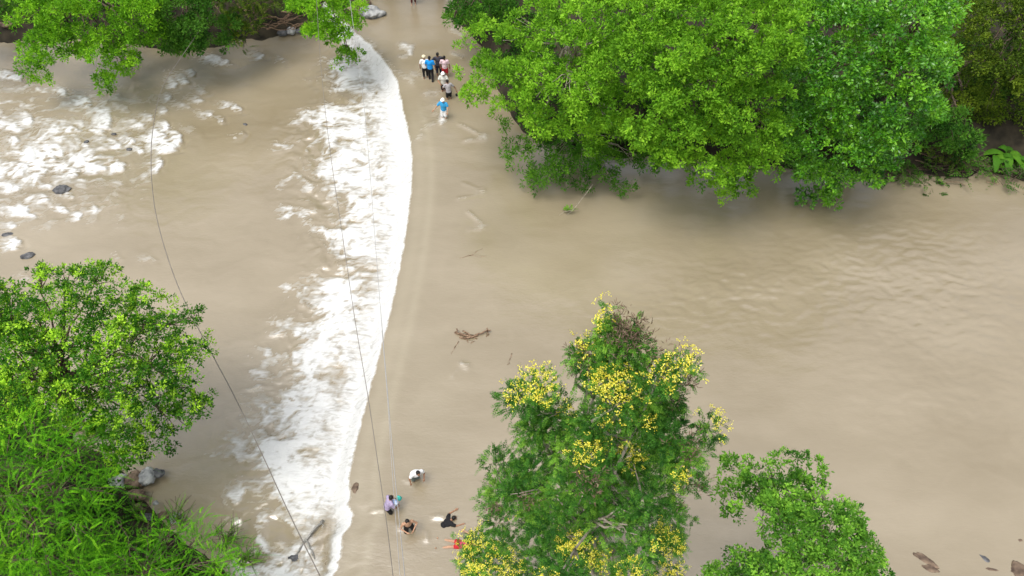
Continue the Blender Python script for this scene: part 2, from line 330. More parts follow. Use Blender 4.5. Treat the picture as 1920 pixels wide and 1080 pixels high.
# ------------------------------------------------------------------ foliage
def quad_leaves(P, D, Wd, L, W, tint, fold=.0):
    """rhombic leaves. P base, D dir (unit), Wd width dir (unit)"""
    n = len(P); L = L.reshape(-1, 1); W = W.reshape(-1, 1)
    Nn = np.cross(D, Wd)
    a = P; c = P+D*L-Nn*L*.12; b_ = P+D*L*.45+Wd*W*.5+Nn*fold*W; d = P+D*L*.45-Wd*W*.5+Nn*fold*W
    V = np.stack([a, b_, c, d], 1).reshape(-1, 3)
    Fc = np.arange(n*4).reshape(-1, 4)
    return V, Fc, tint
def tufts_to_leaves(rng, Cn, Nn, r, k, L, W, tint, spread=.8, up=.35, jitter=.12):
    n = len(Cn)
    Cr = np.repeat(Cn, k, 0); Nr = np.repeat(Nn, k, 0); rr = np.repeat(r, k).reshape(-1, 1)
    d = unit(Nr*.75 + rng.normal(size=(n*k, 3))*spread + np.array([0, 0, .15]))
    P = Cr + d*rr*rng.uniform(.15, 1, (n*k, 1))
    ax = unit(d + rng.normal(size=(n*k, 3))*.45 + np.array([0, 0, -.25]))
    nrm = unit(Nr*.5+np.array([0, 0, up]) + rng.normal(size=(n*k, 3))*.45)
    wd = unit(np.cross(ax, nrm))
    tt = np.clip(np.repeat(tint, k)+rng.normal(0, jitter, n*k), 0, 1)
    return quad_leaves(P, ax, wd, L*rng.uniform(.65, 1.25, n*k), W*rng.uniform(.7, 1.2, n*k), tt, .12)
def fronds(rng, P0, D0, Lf, m, ll, lw, tint, droop=.5, jitter=.1, planar_up=True, curl=.25):
    """arching shoots with paired leaflets"""
    n = len(P0); Lf = Lf.reshape(-1, 1, 1)
    t = np.linspace(.08, 1, m).reshape(1, m, 1)
    bend = unit(rng.normal(size=(n, 3)))*curl; bend = bend[:, None, :]
    pos = P0[:, None, :] + D0[:, None, :]*Lf*t + (bend*Lf - np.array([0, 0, 1])*droop*Lf)*t*t*.5
    tan = unit(D0[:, None, :] + (bend-np.array([0, 0, 1])*droop)*t)
    tan = np.broadcast_to(tan, pos.shape)
    upv = unit(np.array([0, 0, 1.0])+rng.normal(size=(n, 3))*.5)[:, None, :]
    side = unit(np.cross(tan, np.broadcast_to(upv, tan.shape)))
    out = []
    for s in (-1, 1):
        d = unit(side*s*.85 + tan*.55 + rng.normal(size=pos.shape)*.22 + np.array([0, 0, -.1]))
        nr = unit(np.cross(tan, side)+rng.normal(size=pos.shape)*.3)
        wd = unit(np.cross(d, nr))
        taper = np.broadcast_to(1-.55*np.abs(t-.45)*1.6, (n, m, 1)).reshape(-1)
        tt = np.clip(np.repeat(tint, m)+rng.normal(0, jitter, n*m), 0, 1)
        out.append(quad_leaves(pos.reshape(-1, 3), d.reshape(-1, 3), wd.reshape(-1, 3), ll*taper*rng.uniform(.8, 1.2, n*m), lw*taper, tt, .1))
    return out
def merge(parts):
    V = []; Fs = []; T = []; o = 0
    for v, f, t in parts:
        V.append(v); Fs.append(f+o); T.append(t); o += len(v)
    return np.concatenate(V), np.concatenate(Fs), np.concatenate(T)
def tube(pts, rad, n=6):
    pts = np.asarray(pts, float); m_ = len(pts)
    tg = np.gradient(pts, axis=0); tg = unit(tg)
    ref = np.array([.3, .2, 1.0]); s = unit(np.cross(tg, ref)); u = np.cross(s, tg)
    a = np.linspace(0, 2*np.pi, n, endpoint=False)
    V = (pts[:, None, :] + (s[:, None, :]*np.cos(a)[None, :, None]+u[:, None, :]*np.sin(a)[None, :, None])*np.asarray(rad).reshape(-1, 1, 1)).reshape(-1, 3)
    F_ = []
    for i in range(m_-1):
        for j in range(n):
            F_.append((i*n+j, i*n+(j+1) % n, (i+1)*n+(j+1) % n, (i+1)*n+j))
    # caps as degenerate-free fan quads
    V = np.vstack([V, pts[:1], pts[-1:]]); c0 = m_*n; c1 = c0+1
    for j in range(0, n, 2):
        F_.append((c0, (j+2) % n, j+1, j)); F_.append((c1, (m_-1)*n+j, (m_-1)*n+j+1, (m_-1)*n+(j+2) % n))
    return V, np.array(F_)
def merge2(parts):
    V = []; Fs = []; o = 0
    for v, f in parts:
        V.append(v); Fs.append(f+o); o += len(v)
    return np.concatenate(V), np.concatenate(Fs)
def curve_pts(rng, a, b, n=6, sag=.1, wob=.04):
    a = np.asarray(a, float); b = np.asarray(b, float); Ld = np.linalg.norm(b-a)
    t = np.linspace(0, 1, n).reshape(-1, 1)
    p = a+(b-a)*t + np.array([0, 0, 1])*sag*Ld*4*t*(1-t)
    p[1:-1] += rng.normal(size=(n-2, 3))*wob*Ld
    return p
def poly_dist(poly, px, py):
    """signed distance (px) to polygon, + inside"""
    P = np.asarray(poly, float); Q = np.roll(P, -1, 0)
    d = 1e9; ins = False
    for (x0, y0), (x1, y1) in zip(P, Q):
        L2 = (x1-x0)**2+(y1-y0)**2+1e-9; t = min(1, max(0, ((px-x0)*(x1-x0)+(py-y0)*(y1-y0))/L2))
        d = min(d, math.hypot(px-x0-t*(x1-x0), py-y0-t*(y1-y0)))
        if (y0 > py) != (y1 > py) and px < (x1-x0)*(py-y0)/(y1-y0)+x0: ins = not ins
    return d if ins else -d
def crown_lobes(poly, cen, rad, R, spacing, seed, back=.6, minr=.35, bump=.25, grow=0):
    rng = np.random.default_rng(seed); cen = np.array(cen, float); rad = np.array(rad, float)
    P = np.asarray(poly, float); lobes = []
    x0, y0 = P.min(0); x1, y1 = P.max(0)
    for yy in np.arange(y0, y1+spacing, spacing*.86):
        for xx in np.arange(x0, x1+spacing, spacing):
            px = xx+rng.uniform(-.45, .45)*spacing; py = yy+rng.uniform(-.45, .45)*spacing
            d = poly_dist(poly, px, py)+grow
            if d < 3: continue
            dr = ray(px, py); du = dr/rad; oc = (CAM-cen)/rad
            A = du@du; B = 2*oc@du; Cc = oc@oc-1
            disc = B*B-4*A*Cc
            t = (-B-math.sqrt(disc))/(2*A) if disc > 0 else -B/(2*A)
            dep = t
            rr = min(R*rng.uniform(.75, 1.2), d*dep/FPX*1.05)
            rr = max(rr, R*minr)
            p = CAM+dr*t
            p = p + dr/np.linalg.norm(dr)*(rr*.5+rng.uniform(-bump, bump)*R*2.2)
            lobes.append((p, rr))
            # the far side of the same crown
            if disc > 0 and rng.uniform() < back:
                t2 = (-B+math.sqrt(disc))/(2*A); f = rng.uniform(.45, 1)
                lobes.append((CAM+dr*(t+(t2-t)*f), R*.9))
    return lobes
def tree(label, poly, cen, rad, R, spacing, style, mat, seed, base=None, group=None, name='tree', cat='tree', back=.5, minr=.35,
         dens=1.0, leaf=(.2, .1), k=14, tr=.35, trunk_r=.22, bark=None, branches=True, bias=0.0, lobes=None, bump=.25, young=.0, inner=.25, extra=None, limb=.025, nb=34, grow=0, lf=(1.2, 3.4)):
    rng = np.random.default_rng(seed)
    cen = np.array(cen, float); rad = np.array(rad, float)
    if base is None: base = (cen[0], cen[1]+.5)
    bx, by = base; b0 = np.array([bx, by, gz(bx, by)-.1])
    root = empty(name, b0); tag(root, label, cat, group)
    if lobes is None: lobes = crown_lobes(poly, cen, rad, R, spacing, seed, back, minr, bump, grow)
    LP = np.array([l[0] for l in lobes]); LR = np.array([l[1] for l in lobes])
    LP[:, 2] = np.maximum(LP[:, 2], ground_z(LP[:, 0], LP[:, 1])+.25)
    lobe_t = rng.normal(0, .17, len(LP))
    Cn = []; Nn = []; Tt = []; Rr = []
    for i in range(len(LP)):
        n = max(5, int(dens*3.2*LR[i]**2/(tr*tr)))
        v = unit(rng.normal(size=(n, 3))); v[:, 2] = np.where(v[:, 2] < -.3, -v[:, 2]*.6, v[:, 2]); v = unit(v)
        rad_f = rng.uniform(.82, 1.08, (n, 1)); inn = rng.uniform(size=(n, 1)) < inner; rad_f = np.where(inn, rng.uniform(.2, .8, (n, 1)), rad_f)
        p = LP[i]+v*LR[i]*rad_f*np.array([1, 1, .85])
        # skip what is buried in neighbours
        dd = np.linalg.norm(p[:, None, :]-LP[None], axis=2)/LR[None]; dd[:, i] = 9
        keep = (dd.min(1) > .72) | inn[:, 0]
        p = p[keep]; v = v[keep]; nn = len(p)
        Cn.append(p); Nn.append(v); Rr.append(tr*rng.uniform(.6, 1.25, nn)); Tt.append(.45+bias+lobe_t[i]+rng.normal(0, .17, nn)+(rng.uniform(size=nn) < young)*.45)
    Cn = np.concatenate(Cn); Nn = np.concatenate(Nn); Rr = np.concatenate(Rr); Tt = np.concatenate(Tt)
    if style == 'broad':
        parts = [tufts_to_leaves(rng, Cn, Nn, Rr, k, leaf[0], leaf[1], Tt)]
    elif style == 'tight':     # rosettes
        parts = [tufts_to_leaves(rng, Cn, Nn, Rr, k, leaf[0], leaf[1], Tt, spread=.65, up=.5)]
    elif style == 'frond':
        m_ = k
        D0 = unit(Nn+rng.normal(size=Nn.shape)*.45+np.array([0, 0, .35]))
        Lf = Rr*2.2
        parts = fronds(rng, Cn-D0*Rr[:, None]*.6, D0, Lf, m_, leaf[0], leaf[1], Tt, droop=.8)
    elif style == 'shoot':
        D0 = unit(Nn*.8+rng.normal(size=Nn.shape)*.55+np.array([.15, .1, .55]))
        Lf = Rr*rng.uniform(lf[0], lf[1], len(Rr))
        parts = fronds(rng, Cn, D0, Lf, k, leaf[0], leaf[1], Tt, droop=.9, curl=.5)
    V, Fc, T = merge(parts)
    cr = mesh_np('crown', V-b0, Fc, mat, root, fattr={'tint': T})
    # wood
    wood = []; bark = bark or BARK
    top = cen + np.array([0, 0, rad[2]*.35])
    tp = curve_pts(rng, b0, top, 9, 0, .025); tr_ = np.linspace(trunk_r, trunk_r*.35, 9); tr_[0] *= 1.35
    tv, tf = tube(tp, tr_, 8)
    trk = mesh_np('trunk', tv-b0, tf, bark, root, smooth=True)
    if branches:
        sel = rng.permutation(len(LP))[:min(len(LP), nb)]
        for i in sel:
            j = rng.integers(3, 9); a = tp[j]
            q = curve_pts(rng, a, LP[i], 6, .06, .035); Ld = np.linalg.norm(LP[i]-a)
            r0 = min(tr_[j]*.6, limb+.008*Ld); wood.append(tube(q, np.linspace(r0, .012, 6), 6))
            for s in range(4):
                e_ = LP[i]+unit(rng.normal(size=3)+np.array([0, 0, .4]))*LR[i]*1.0
                wood.append(tube(curve_pts(rng, q[4], e_, 4, .05, .05), np.linspace(r0*.4+.008, .006, 4), 4))
        bv, bf = merge2(wood); mesh_np('branches', bv-b0, bf, bark, root, smooth=True)
    if extra: extra(root, b0, rng, LP, LR, Cn, Nn)
    return root

G_BRIGHT = leaf_mat('bright_green_leaf', (.045, .12, .010), (.125, .27, .018), (.25, .42, .03))
G_LIGHT = leaf_mat('light_green_leaf', (.05, .125, .012), (.15, .29, .025), (.27, .43, .045))
G_GLOSSY = leaf_mat('glossy_green_leaf', (.02, .085, .008), (.07, .20, .014), (.17, .34, .025), trans=.25, rough=.35, spec=.5)
G_MED = leaf_mat('medium_green_leaf', (.022, .075, .010), (.06, .15, .018), (.13, .25, .03))
G_DARK = leaf_mat('dark_green_leaf', (.012, .040, .008), (.035, .10, .016), (.09, .19, .03))
G_OLIVE = leaf_mat('olive_green_leaf', (.025, .045, .008), (.07, .11, .014), (.20, .24, .03))
G_TIP = leaf_mat('green_leaf_with_pale_tips', (.02, .075, .010), (.07, .18, .018), (.42, .58, .06))
G_FEATHER = leaf_mat('feathery_green_leaf', (.03, .11, .006), (.10, .28, .012), (.24, .46, .025))
G_PINNATE = leaf_mat('pinnate_green_leaf', (.016, .060, .012), (.055, .150, .024), (.19, .32, .05), trans=.3)
G_FRESH = leaf_mat('fresh_green_leaf', (.030, .09, .016), (.10, .22, .032), (.25, .42, .07))
YELLOW = leaf_mat('yellow_petals', (.58, .48, .02), (.80, .72, .04), (.88, .84, .12), trans=.25, rough=.6, spec=.2, gain=(1, 1, 1.6))
PODS = leaf_mat('dry_seed_pods', (.07, .045, .03), (.16, .11, .075), (.28, .21, .15), trans=.1, rough=.8, spec=.1, gain=(1, 1, 1))

def ctr(px, py, z): return at(px, py, z)

# --- far bank, right-hand group
tree('light green layered tree leaning over the water to the right of the ford',
     [(862, 100), (900, 60), (950, 50), (985, 18), (1020, -10), (1150, -20), (1190, 60), (1180, 160), (1160, 250), (1150, 300), (1095, 262), (1040, 268), (1000, 240), (955, 225), (950, 185), (890, 190), (865, 150), (905, 130)],
     ctr(1060, 140, 5.2), (4.4, 3.8, 4.2), .6, 40, 'broad', G_LIGHT, 11, grow=16, bump=0.6, nb=22, back=0.8, dens=1.15, base=(ctr(1090, 150, 0)[0], 33.5), leaf=(.15, .07), k=20, tr=0.22, trunk_r=.3, bark=BARK_PALE, bias=.05)
tree('low green sapling with bare twigs dipping to the water under the layered tree',
     [(950, 215), (1050, 240), (1120, 250), (1225, 285), (1215, 330), (1175, 350), (1110, 355), (1080, 340), (1000, 348), (975, 318), (955, 290)],
     ctr(1065, 270, 1.6), (2.9, 2.4, 1.6), .6, 40, 'broad', G_MED, 12, grow=14, nb=24, dens=1.5, base=(ctr(1090, 250, 0)[0], 32.3), leaf=(.15, .06), k=22, tr=.27, trunk_r=.09, bark=BARK_PALE, back=0.6, bias=.1, name='sapling')
tree('big pale green tree with bumpy rounded clumps, between the layered and the glossy tree',
     [(1150, -20), (1500, -20), (1490, 120), (1455, 210), (1462, 300), (1420, 345), (1350, 368), (1320, 345), (1270, 335), (1215, 290), (1185, 255), (1190, 180), (1160, 100)],
     ctr(1320, 140, 6.4), (5.2, 4.6, 5.6), .62, 42, 'tight', G_LIGHT, 13, grow=16, bump=0.6, nb=14, back=0.9, dens=1.15, base=(ctr(1320, 130, 0)[0], 34.5), leaf=(.14, .075), k=20, tr=0.2, trunk_r=.4, bias=-.02)
tree('glossy bright green broadleaf tree hanging low over brown water left of the olive tree',
     [(1490, -20), (1808, -20), (1800, 30), (1770, 50), (1765, 110), (1745, 200), (1725, 250), (1680, 300), (1655, 335), (1620, 350), (1600, 368), (1545, 380), (1505, 380), (1495, 330), (1455, 260), (1480, 150)],
     ctr(1625, 140, 6.0), (4.9, 4.6, 5.6), .6, 42, 'tight', G_GLOSSY, 14, grow=16, bump=0.6, nb=14, back=0.9, dens=1.15, base=(ctr(1640, 130, 0)[0], 34.5), leaf=(.16, .085), k=18, tr=0.22, trunk_r=.4, bias=.1)
tree('dark tree with olive yellow tinged leaves at the right edge above the muddy bank',
     [(1800, -20), (2060, -20), (2060, 250), (1960, 270), (1915, 262), (1880, 245), (1840, 230), (1800, 215), (1770, 240), (1745, 230), (1760, 150), (1780, 60)],
     ctr(1900, 60, 5.2), (5.0, 3.6, 4.2), .55, 38, 'broad', G_OLIVE, 15, grow=8, bump=0.6, nb=14, back=0.9, dens=1.2, base=(ctr(1900, 60, 0)[0], 38), leaf=(.14, .07), k=18, tr=0.22, trunk_r=.35, bias=-.02)
tree('small dark green tree tucked between the glossy tree and the olive one',
     [(1735, 215), (1800, 215), (1830, 235), (1800, 300), (1760, 270), (1730, 262)],
     ctr(1780, 220, 3.0), (2.2, 1.6, 2.0), .5, 34, 'broad', G_DARK, 16, grow=12, nb=10, back=0.9, dens=1.6, base=(ctr(1790, 200, 0)[0], 36.5), leaf=(.17, .08), k=22, tr=.28, trunk_r=.1, bias=.1)
tree('dark green bushy tree beside the shaded end of the ford, behind the layered tree',
     [(815, -20), (1010, -20), (985, 12), (955, 38), (905, 58), (880, 50), (850, 38), (825, 22)],
     ctr(915, 0, 4.0), (3.8, 2.6, 3.0), .65, 36, 'broad', G_MED, 17, grow=6, nb=12, back=0.9, dens=1.4, base=(ctr(930, -30, 0)[0], 47), leaf=(.17, .08), k=24, tr=.3, trunk_r=.2, bias=-.12)
# --- far bank, left-hand group
tree('bright yellow green tree over the rapids with two leafy boughs drooping to the water',
     [(32, -20), (304, -20), (294, 30), (302, 66), (280, 96), (262, 118), (240, 138), (222, 162), (198, 176), (184, 156), (188, 126), (170, 108), (150, 92), (134, 106), (120, 128), (92, 152), (62, 160), (48, 138), (44, 108), (44, 70), (32, 30)],
     ctr(165, 30, 3.6), (4.6, 3.0, 3.8), .5, 30, 'broad', G_BRIGHT, 18, grow=9, bump=0.5, nb=20, back=0.9, dens=1.2, base=(ctr(175, 10, 0)[0], 45), leaf=(.15, .08), k=18, tr=0.22, trunk_r=.28, bias=.06)
tree('dark green tree trailing a point of foliage, just right of the bright drooping tree',
     [(280, -20), (445, -20), (440, 30), (425, 76), (392, 92), (366, 112), (344, 132), (318, 112), (290, 95), (278, 60)],
     ctr(360, 15, 3.2), (3.0, 2.2, 3.0), .6, 34, 'broad', G_DARK, 19, grow=8, nb=12, back=0.9, dens=1.5, base=(ctr(360, -10, 0)[0], 45.5), leaf=(.17, .08), k=26, tr=.28, trunk_r=.2, bias=.28)
tree('dull olive shrub with drooping stems on the far bank beside the tangle of dead roots',
     [(415, -20), (565, -20), (550, 14), (500, 38), (475, 72), (450, 98), (430, 84), (400, 84), (395, 40)],
     ctr(465, 20, 2.2), (2.2, 1.6, 2.0), .45, 30, 'shoot', G_OLIVE, 20, grow=6, nb=14, back=0.8, dens=2.4, base=(ctr(470, 5, 0)[0], 45), leaf=(.12, .05), k=14, tr=.26, trunk_r=.08, bias=.0, name='shrub', cat='shrub')
tree('dark olive shrub behind the dead root tangle at the top edge', [(450, -30), (575, -30), (565, 4), (530, 14), (490, 20), (455, 40)],
     ctr(510, 0, 1.8), (2.4, 1.4, 1.5), .45, 30, 'broad', G_OLIVE, 23, base=(ctr(515, -20, 0)[0], 45.8), leaf=(.13, .06), k=16, tr=.24, trunk_r=.08, dens=1.5, back=.8, nb=12, bias=-.08, name='shrub', cat='shrub')
tree('vivid green tree in front of the weir top, sparse sprays hanging over white water',
     [(552, -20), (680, -20), (676, 30), (670, 60), (684, 82), (664, 120), (630, 124), (612, 100), (594, 88), (578, 64), (554, 52), (548, 10)],
     ctr(615, 10, 4.2), (2.2, 1.8, 3.2), .42, 26, 'broad', G_BRIGHT, 21, grow=4, nb=16, back=0.7, dens=1.3, base=(ctr(600, -20, 0)[0], 46.5), leaf=(.15, .08), k=16, tr=0.2, trunk_r=.16, bias=.08, minr=.3)
tree('dark tree cut off by the top left corner behind the rapids',
     [(-160, -20), (30, -20), (24, 10), (10, 40), (-10, 60), (-160, 60)],
     ctr(-60, 0, 3.4), (3.6, 2.2, 3.0), .7, 36, 'broad', G_DARK, 22, nb=12, back=0.9, dens=1.5, base=(ctr(-60, -20, 0)[0], 46.5), leaf=(.17, .08), k=22, tr=.3, trunk_r=.25, bias=.2)

# --- near bank, left
def pale_tips(root, b0, rng, LP, LR, Cn, Nn):
    sel = (Nn[:, 2] > .1) & (rng.uniform(size=len(Nn)) < .07)
    c = Cn[sel]+Nn[sel]*.16
    v, f, t = tufts_to_leaves(rng, c, Nn[sel], np.full(len(c), .17), 22, .11, .055, rng.uniform(.55, .95, len(c)), spread=.7, up=.8)
    mesh_np('young_leaves', v-b0, f, G_TIP, root, fattr={'tint': t})
tree('round airy tree with lime green leaf tips on the near left bank',
     [(-120, 500), (20, 520), (60, 540), (75, 500), (105, 480), (140, 500), (200, 492), (255, 520), (300, 545), (345, 580), (372, 600), (390, 650), (388, 710), (400, 745), (375, 800), (340, 830), (300, 880), (225, 885), (170, 830), (60, 800), (-120, 800)],
     ctr(150, 690, 5.0), (5.0, 3.3, 3.6), .48, 36, 'tight', G_TIP, 31, bump=0.6, inner=0.2, nb=46, back=0.4, dens=0.85, base=(ctr(120, 800, -.5)[0], ctr(120, 800, -.5)[1]), leaf=(.105, .055), k=20, tr=.17, trunk_r=.2,
     bias=-.02, extra=pale_tips, young=.02, bark=BARK, limb=.03)
tree('dense feathery bright green tree of arching shoots filling the lower left edge',
     [(-150, 730), (30, 740), (100, 705), (185, 740), (250, 800), (245, 880), (222, 950), (230, 1010), (180, 1100), (160, 1200), (-150, 1200)],
     ctr(60, 960, 4.4), (3.4, 2.8, 3.4), .45, 38, 'shoot', G_FEATHER, 32, lf=(2.4, 6.0), bump=0.8, inner=0.35, nb=30, back=0.9, base=(ctr(60, 980, 0)[0], ctr(60, 980, 0)[1]), leaf=(.042, .017), k=34, tr=0.2, trunk_r=.16, dens=1.35, bias=-0.02)
tree('spreading feathery shrub along the bottom left, reaching towards the foam',
     [(150, 1010), (215, 985), (300, 975), (345, 950), (385, 975), (425, 1010), (465, 1035), (478, 1065), (470, 1110), (420, 1180), (150, 1200)],
     ctr(300, 1090, 2.6), (2.9, 1.7, 1.9), .38, 40, 'shoot', G_FEATHER, 33, grow=14, lf=(2.0, 5.0), bump=0.6, inner=0.35, nb=26, back=0.9, base=(ctr(260, 1110, 0)[0], ctr(260, 1110, 0)[1]), leaf=(.040, .016), k=32, tr=0.18, trunk_r=.07, dens=1.5, bias=-0.04, name='shrub', cat='shrub', minr=.3)

# --- near bank, centre: flowering tree
def flowers(root, b0, rng, LP, LR, Cn, Nn):
    spots = [(1145, 575, 26), (1120, 600, 20), (1098, 650, 18), (1000, 712, 30), (970, 735, 22), (1020, 738, 18), (1265, 690, 26), (1280, 670, 16), (1235, 705, 18), (1160, 722, 30), (1120, 715, 24), (1190, 735, 20), (1140, 740, 18), (1345, 790, 16), (1320, 775, 12),
             (1360, 830, 12), (1095, 850, 24), (1120, 835, 14), (1170, 842, 18), (1190, 862, 16), (1270, 895, 16), (860, 990, 24), (885, 1010, 22), (850, 1035, 18), (920, 1050, 34), (960, 1065, 30), (880, 1065, 30), (1085, 1030, 26), (1115, 1045, 26), (1065, 1015, 18),
             (1250, 1020, 26), (1265, 1060, 28), (1180, 1068, 26), (1240, 1090, 26), (1130, 790, 12), (1060, 775, 12), (1205, 790, 12), (985, 690, 12), (1155, 780, 10), (1300, 650, 8), (1245, 985, 18), (965, 980, 12), (1025, 1090, 24), (900, 975, 12)]
    c = []; n = []
    px_, py_, dp = proj(Cn)
    for (a, b_, r_) in spots:
        d = np.hypot(px_-a, py_-b_)
        near = np.where(d < r_)[0]
        if len(near) == 0: near = np.argsort(d)[:3]
        near = near[np.argsort(dp[near])][:max(4, int(r_*1.5))]; near = near[rng.uniform(size=len(near)) < .7]
        for i in near:
            for q in range(2):
                c.append(Cn[i]+Nn[i]*.08+rng.normal(size=3)*.09+np.array([0, -.10, .20])); n.append(unit(np.array([0, 0, 1.0])+rng.normal(size=3)*.3))
    c = np.array(c); n = np.array(n)
    v, f, t = tufts_to_leaves(rng, c, n, np.full(len(c), .06), 8, .034, .026, np.full(len(c), .55), spread=.7, up=.8, jitter=.25)
    mesh_np('flowers', v-b0, f, YELLOW, root, fattr={'tint': t})
    # dry pods
    pods = [(1190, 580, 18, 18), (1205, 640, 24, 16), (1160, 660, 24, 14), (1240, 640, 22, 14), (1080, 690, 20, 12), (1290, 740, 22, 22), (1100, 905, 26, 22), (1000, 950, 20, 16), (1280, 830, 20, 14), (920, 950, 18, 16), (1310, 940, 14, 10), (1180, 610, 16, 22)]
    c = []
    for (a, b_, r_, cnt) in pods:
        d = np.hypot(px_-a, py_-b_); near = np.argsort(d)[:60]; near = near[np.argsort(dp[near])][:18]
        for q in range(cnt):
            i = near[rng.integers(len(near))]
            c.append(Cn[i]+rng.normal(size=3)*.11+np.array([0, 0, .08]))
    c = np.array(c)
    v, f, t = tufts_to_leaves(rng, c, np.tile([0, 0, 1.0], (len(c), 1)), np.full(len(c), .13), 9, .11, .020, np.full(len(c), .5), spread=.9, up=.1, jitter=.25)
    mesh_np('seed_pods', v-b0, f, PODS, root, fattr={'tint': t})
    wd = []
    for pts in ([(1115, 1010), (1085, 985), (1062, 958), (1045, 935)], [(1095, 1015), (1070, 1000), (1045, 992)], [(1205, 945), (1203, 920), (1196, 895), (1188, 870)], [(1070, 970), (1085, 950), (1092, 930)], [(1150, 790), (1160, 760), (1165, 735)], [(1162, 790), (1145, 760), (1135, 740)], [(1110, 790), (1150, 760), (1200, 740)]):
        P = []
        for (a, b_) in pts:
            d = np.hypot(px_-a, py_-b_); near = np.argsort(d)[:14]; dd = np.quantile(dp[near], .1)-.06
            P.append(CAM+ray(a, b_)*dd)
        P = np.array(P); P = np.array([P[0]+(P[-1]-P[0])*s+(np.array([np.interp(s, np.linspace(0, 1, len(P)), P[:, k_]) for k_ in range(3)])-(P[0]+(P[-1]-P[0])*s))*.5 for s in np.linspace(0, 1, 6)])
        wd.append(tube(P, np.linspace(.034, .010, 6), 6))
    v, f = merge2(wd); mesh_np('bare_limbs', v-b0, f, BARK_PALE, root, smooth=True)
# crown built as a cone of sprays around a vertical axis (x about 1.0, y about 8)
rng = np.random.default_rng(5)
poly_t = [(1142, 565), (1160, 560), (1192, 570), (1205, 600), (1205, 650), (1250, 665), (1290, 690), (1285, 740), (1300, 790), (1335, 775), (1358, 795), (1345, 830), (1350, 870), (1330, 905), (1310, 960), (1290, 1010), (1285, 1120),
          (860, 1120), (850, 1040), (838, 1000), (870, 985), (905, 975), (905, 930), (920, 880), (900, 845), (895, 825), (930, 830), (960, 850), (965, 790), (950, 745), (965, 710), (1010, 700), (1035, 730), (1050, 765), (1090, 770), (1090, 720), (1062, 690), (1060, 655), (1080, 630), (1110, 625), (1105, 590)]
lob = []
x0, y0 = np.min(poly_t, 0); x1, y1 = np.max(poly_t, 0)
AX = at(1100, 1150, 0)[0]*1.0; AY = 8.0
sp = 30
for yy in np.arange(y0, y1, sp*.86):
    for xx in np.arange(x0, x1, sp):
        px = xx+rng.uniform(-.45, .45)*sp; py = yy+rng.uniform(-.45, .45)*sp
        d = poly_dist(poly_t, px, py)
        if d < 6 or (d < 60 and rng.uniform() < .15) or fbm(np.array([px/55.]), np.array([py/45.]), 2, 8)[0] < -.38: continue
        # cone: plane-depth through the axis, bulging towards the viewer
        dr = ray(px, py); t0 = AY/dr[1]
        p = CAM+dr*t0; half = max(.5, (17.6-p[2])*.34)
        xo = np.clip((p[0]-AX)/max(half, .5), -1, 1)
        bul = math.sqrt(1-xo*xo)*half*.75
        f = rng.uniform(-.15, 1)
        t1 = (AY-bul*f)/dr[1]; p = CAM+dr*t1
        rr = max(.11, min(.33*rng.uniform(.7, 1.2), (d-6)*t1/FPX))
        lob.append((p, rr))
        if rng.uniform() < .45:
            p2 = CAM+dr*((AY+bul*rng.uniform(.2, 1))/dr[1]); lob.append((p2, .36))
tree('tall feathery tree with yellow flower sprays and dry brown pods at bottom centre',
     None, (AX, AY, 10), (2.6, 2.6, 7), .4, 30, 'frond', G_PINNATE, 34, base=(AX, AY-.3), leaf=(.068, .023), k=12, tr=.13, trunk_r=.2, dens=2.7, nb=40, lobes=lob, bark=BARK_PALE, extra=flowers, name='flowering_tree', inner=.3, bias=.02, limb=.02)
tree('leafy fresh green tree with small rounded leaves at the lower right of the flowering tree',
     [(1345, 905), (1368, 865), (1405, 868), (1430, 895), (1445, 860), (1490, 850), (1540, 880), (1535, 915), (1510, 945), (1545, 955), (1610, 950), (1600, 985), (1645, 1015), (1640, 1120), (1330, 1130), (1330, 1070), (1370, 1040), (1430, 1050), (1460, 1010), (1410, 1000), (1400, 970), (1430, 960), (1415, 935), (1375, 950), (1350, 940)],
     ctr(1480, 1060, 7.0), (2.5, 2.1, 2.4), .36, 28, 'tight', G_FRESH, 35, bump=0.6, grow=8, nb=26, base=(ctr(1470, 1180, 0)[0], ctr(1470, 1180, 0)[1]), leaf=(.095, .05), k=20, tr=.15, trunk_r=.13, dens=1.0, back=0.7, inner=.2, bark=BARK_PALE, minr=.3, limb=.02)

# --- undergrowth on the far right bank, one plant at a time
def plant(label, px, py, n, Lf, style, mat, seed, name='bank_plant', group=None, cat='plant', ll=.12, lw=.05, k=9, spread=.6, up=.5, z=None, parts_name='leaves', droop=.7):
    rng = np.random.default_rng(seed); p = at(px, py, 0 if z is None else z)
    g = gz(p[0], p[1]); p = at(px, py, max(g, -.1 if z is None else z)); g = p[2]
    root = empty(name, p); tag(root, label, cat, group)
    D0 = unit(rng.normal(size=(n, 3))*np.array([1, 1, .3])+np.array([0, 0, up]))
    P0 = rng.normal(size=(n, 3))*np.array([spread, spread*.6, .03])+np.array([0, 0, .05])
    v, f, t = merge(fronds(rng, P0, D0, Lf*rng.uniform(.6, 1.2, n), k, ll, lw, rng.normal(.5, .15, n), droop=droop))
    mesh_np(parts_name, v, f, mat, root, fattr={'tint': t})
    st = [tube(np.array([[0, 0, .01]]+[P0[i]*.5+np.array([0, 0, .01])]+[P0[i]+D0[i]*Lf*s-np.array([0, 0, 1])*droop*Lf*s*s*.5 for s in np.linspace(0, .9, 4)]), [.014, .013, .012, .01, .008, .005], 4) for i in range(n)]
    v, f = merge2(st); mesh_np('stems', v, f, BARK, root)
    return root
GR = 'low plants on the muddy far right bank'
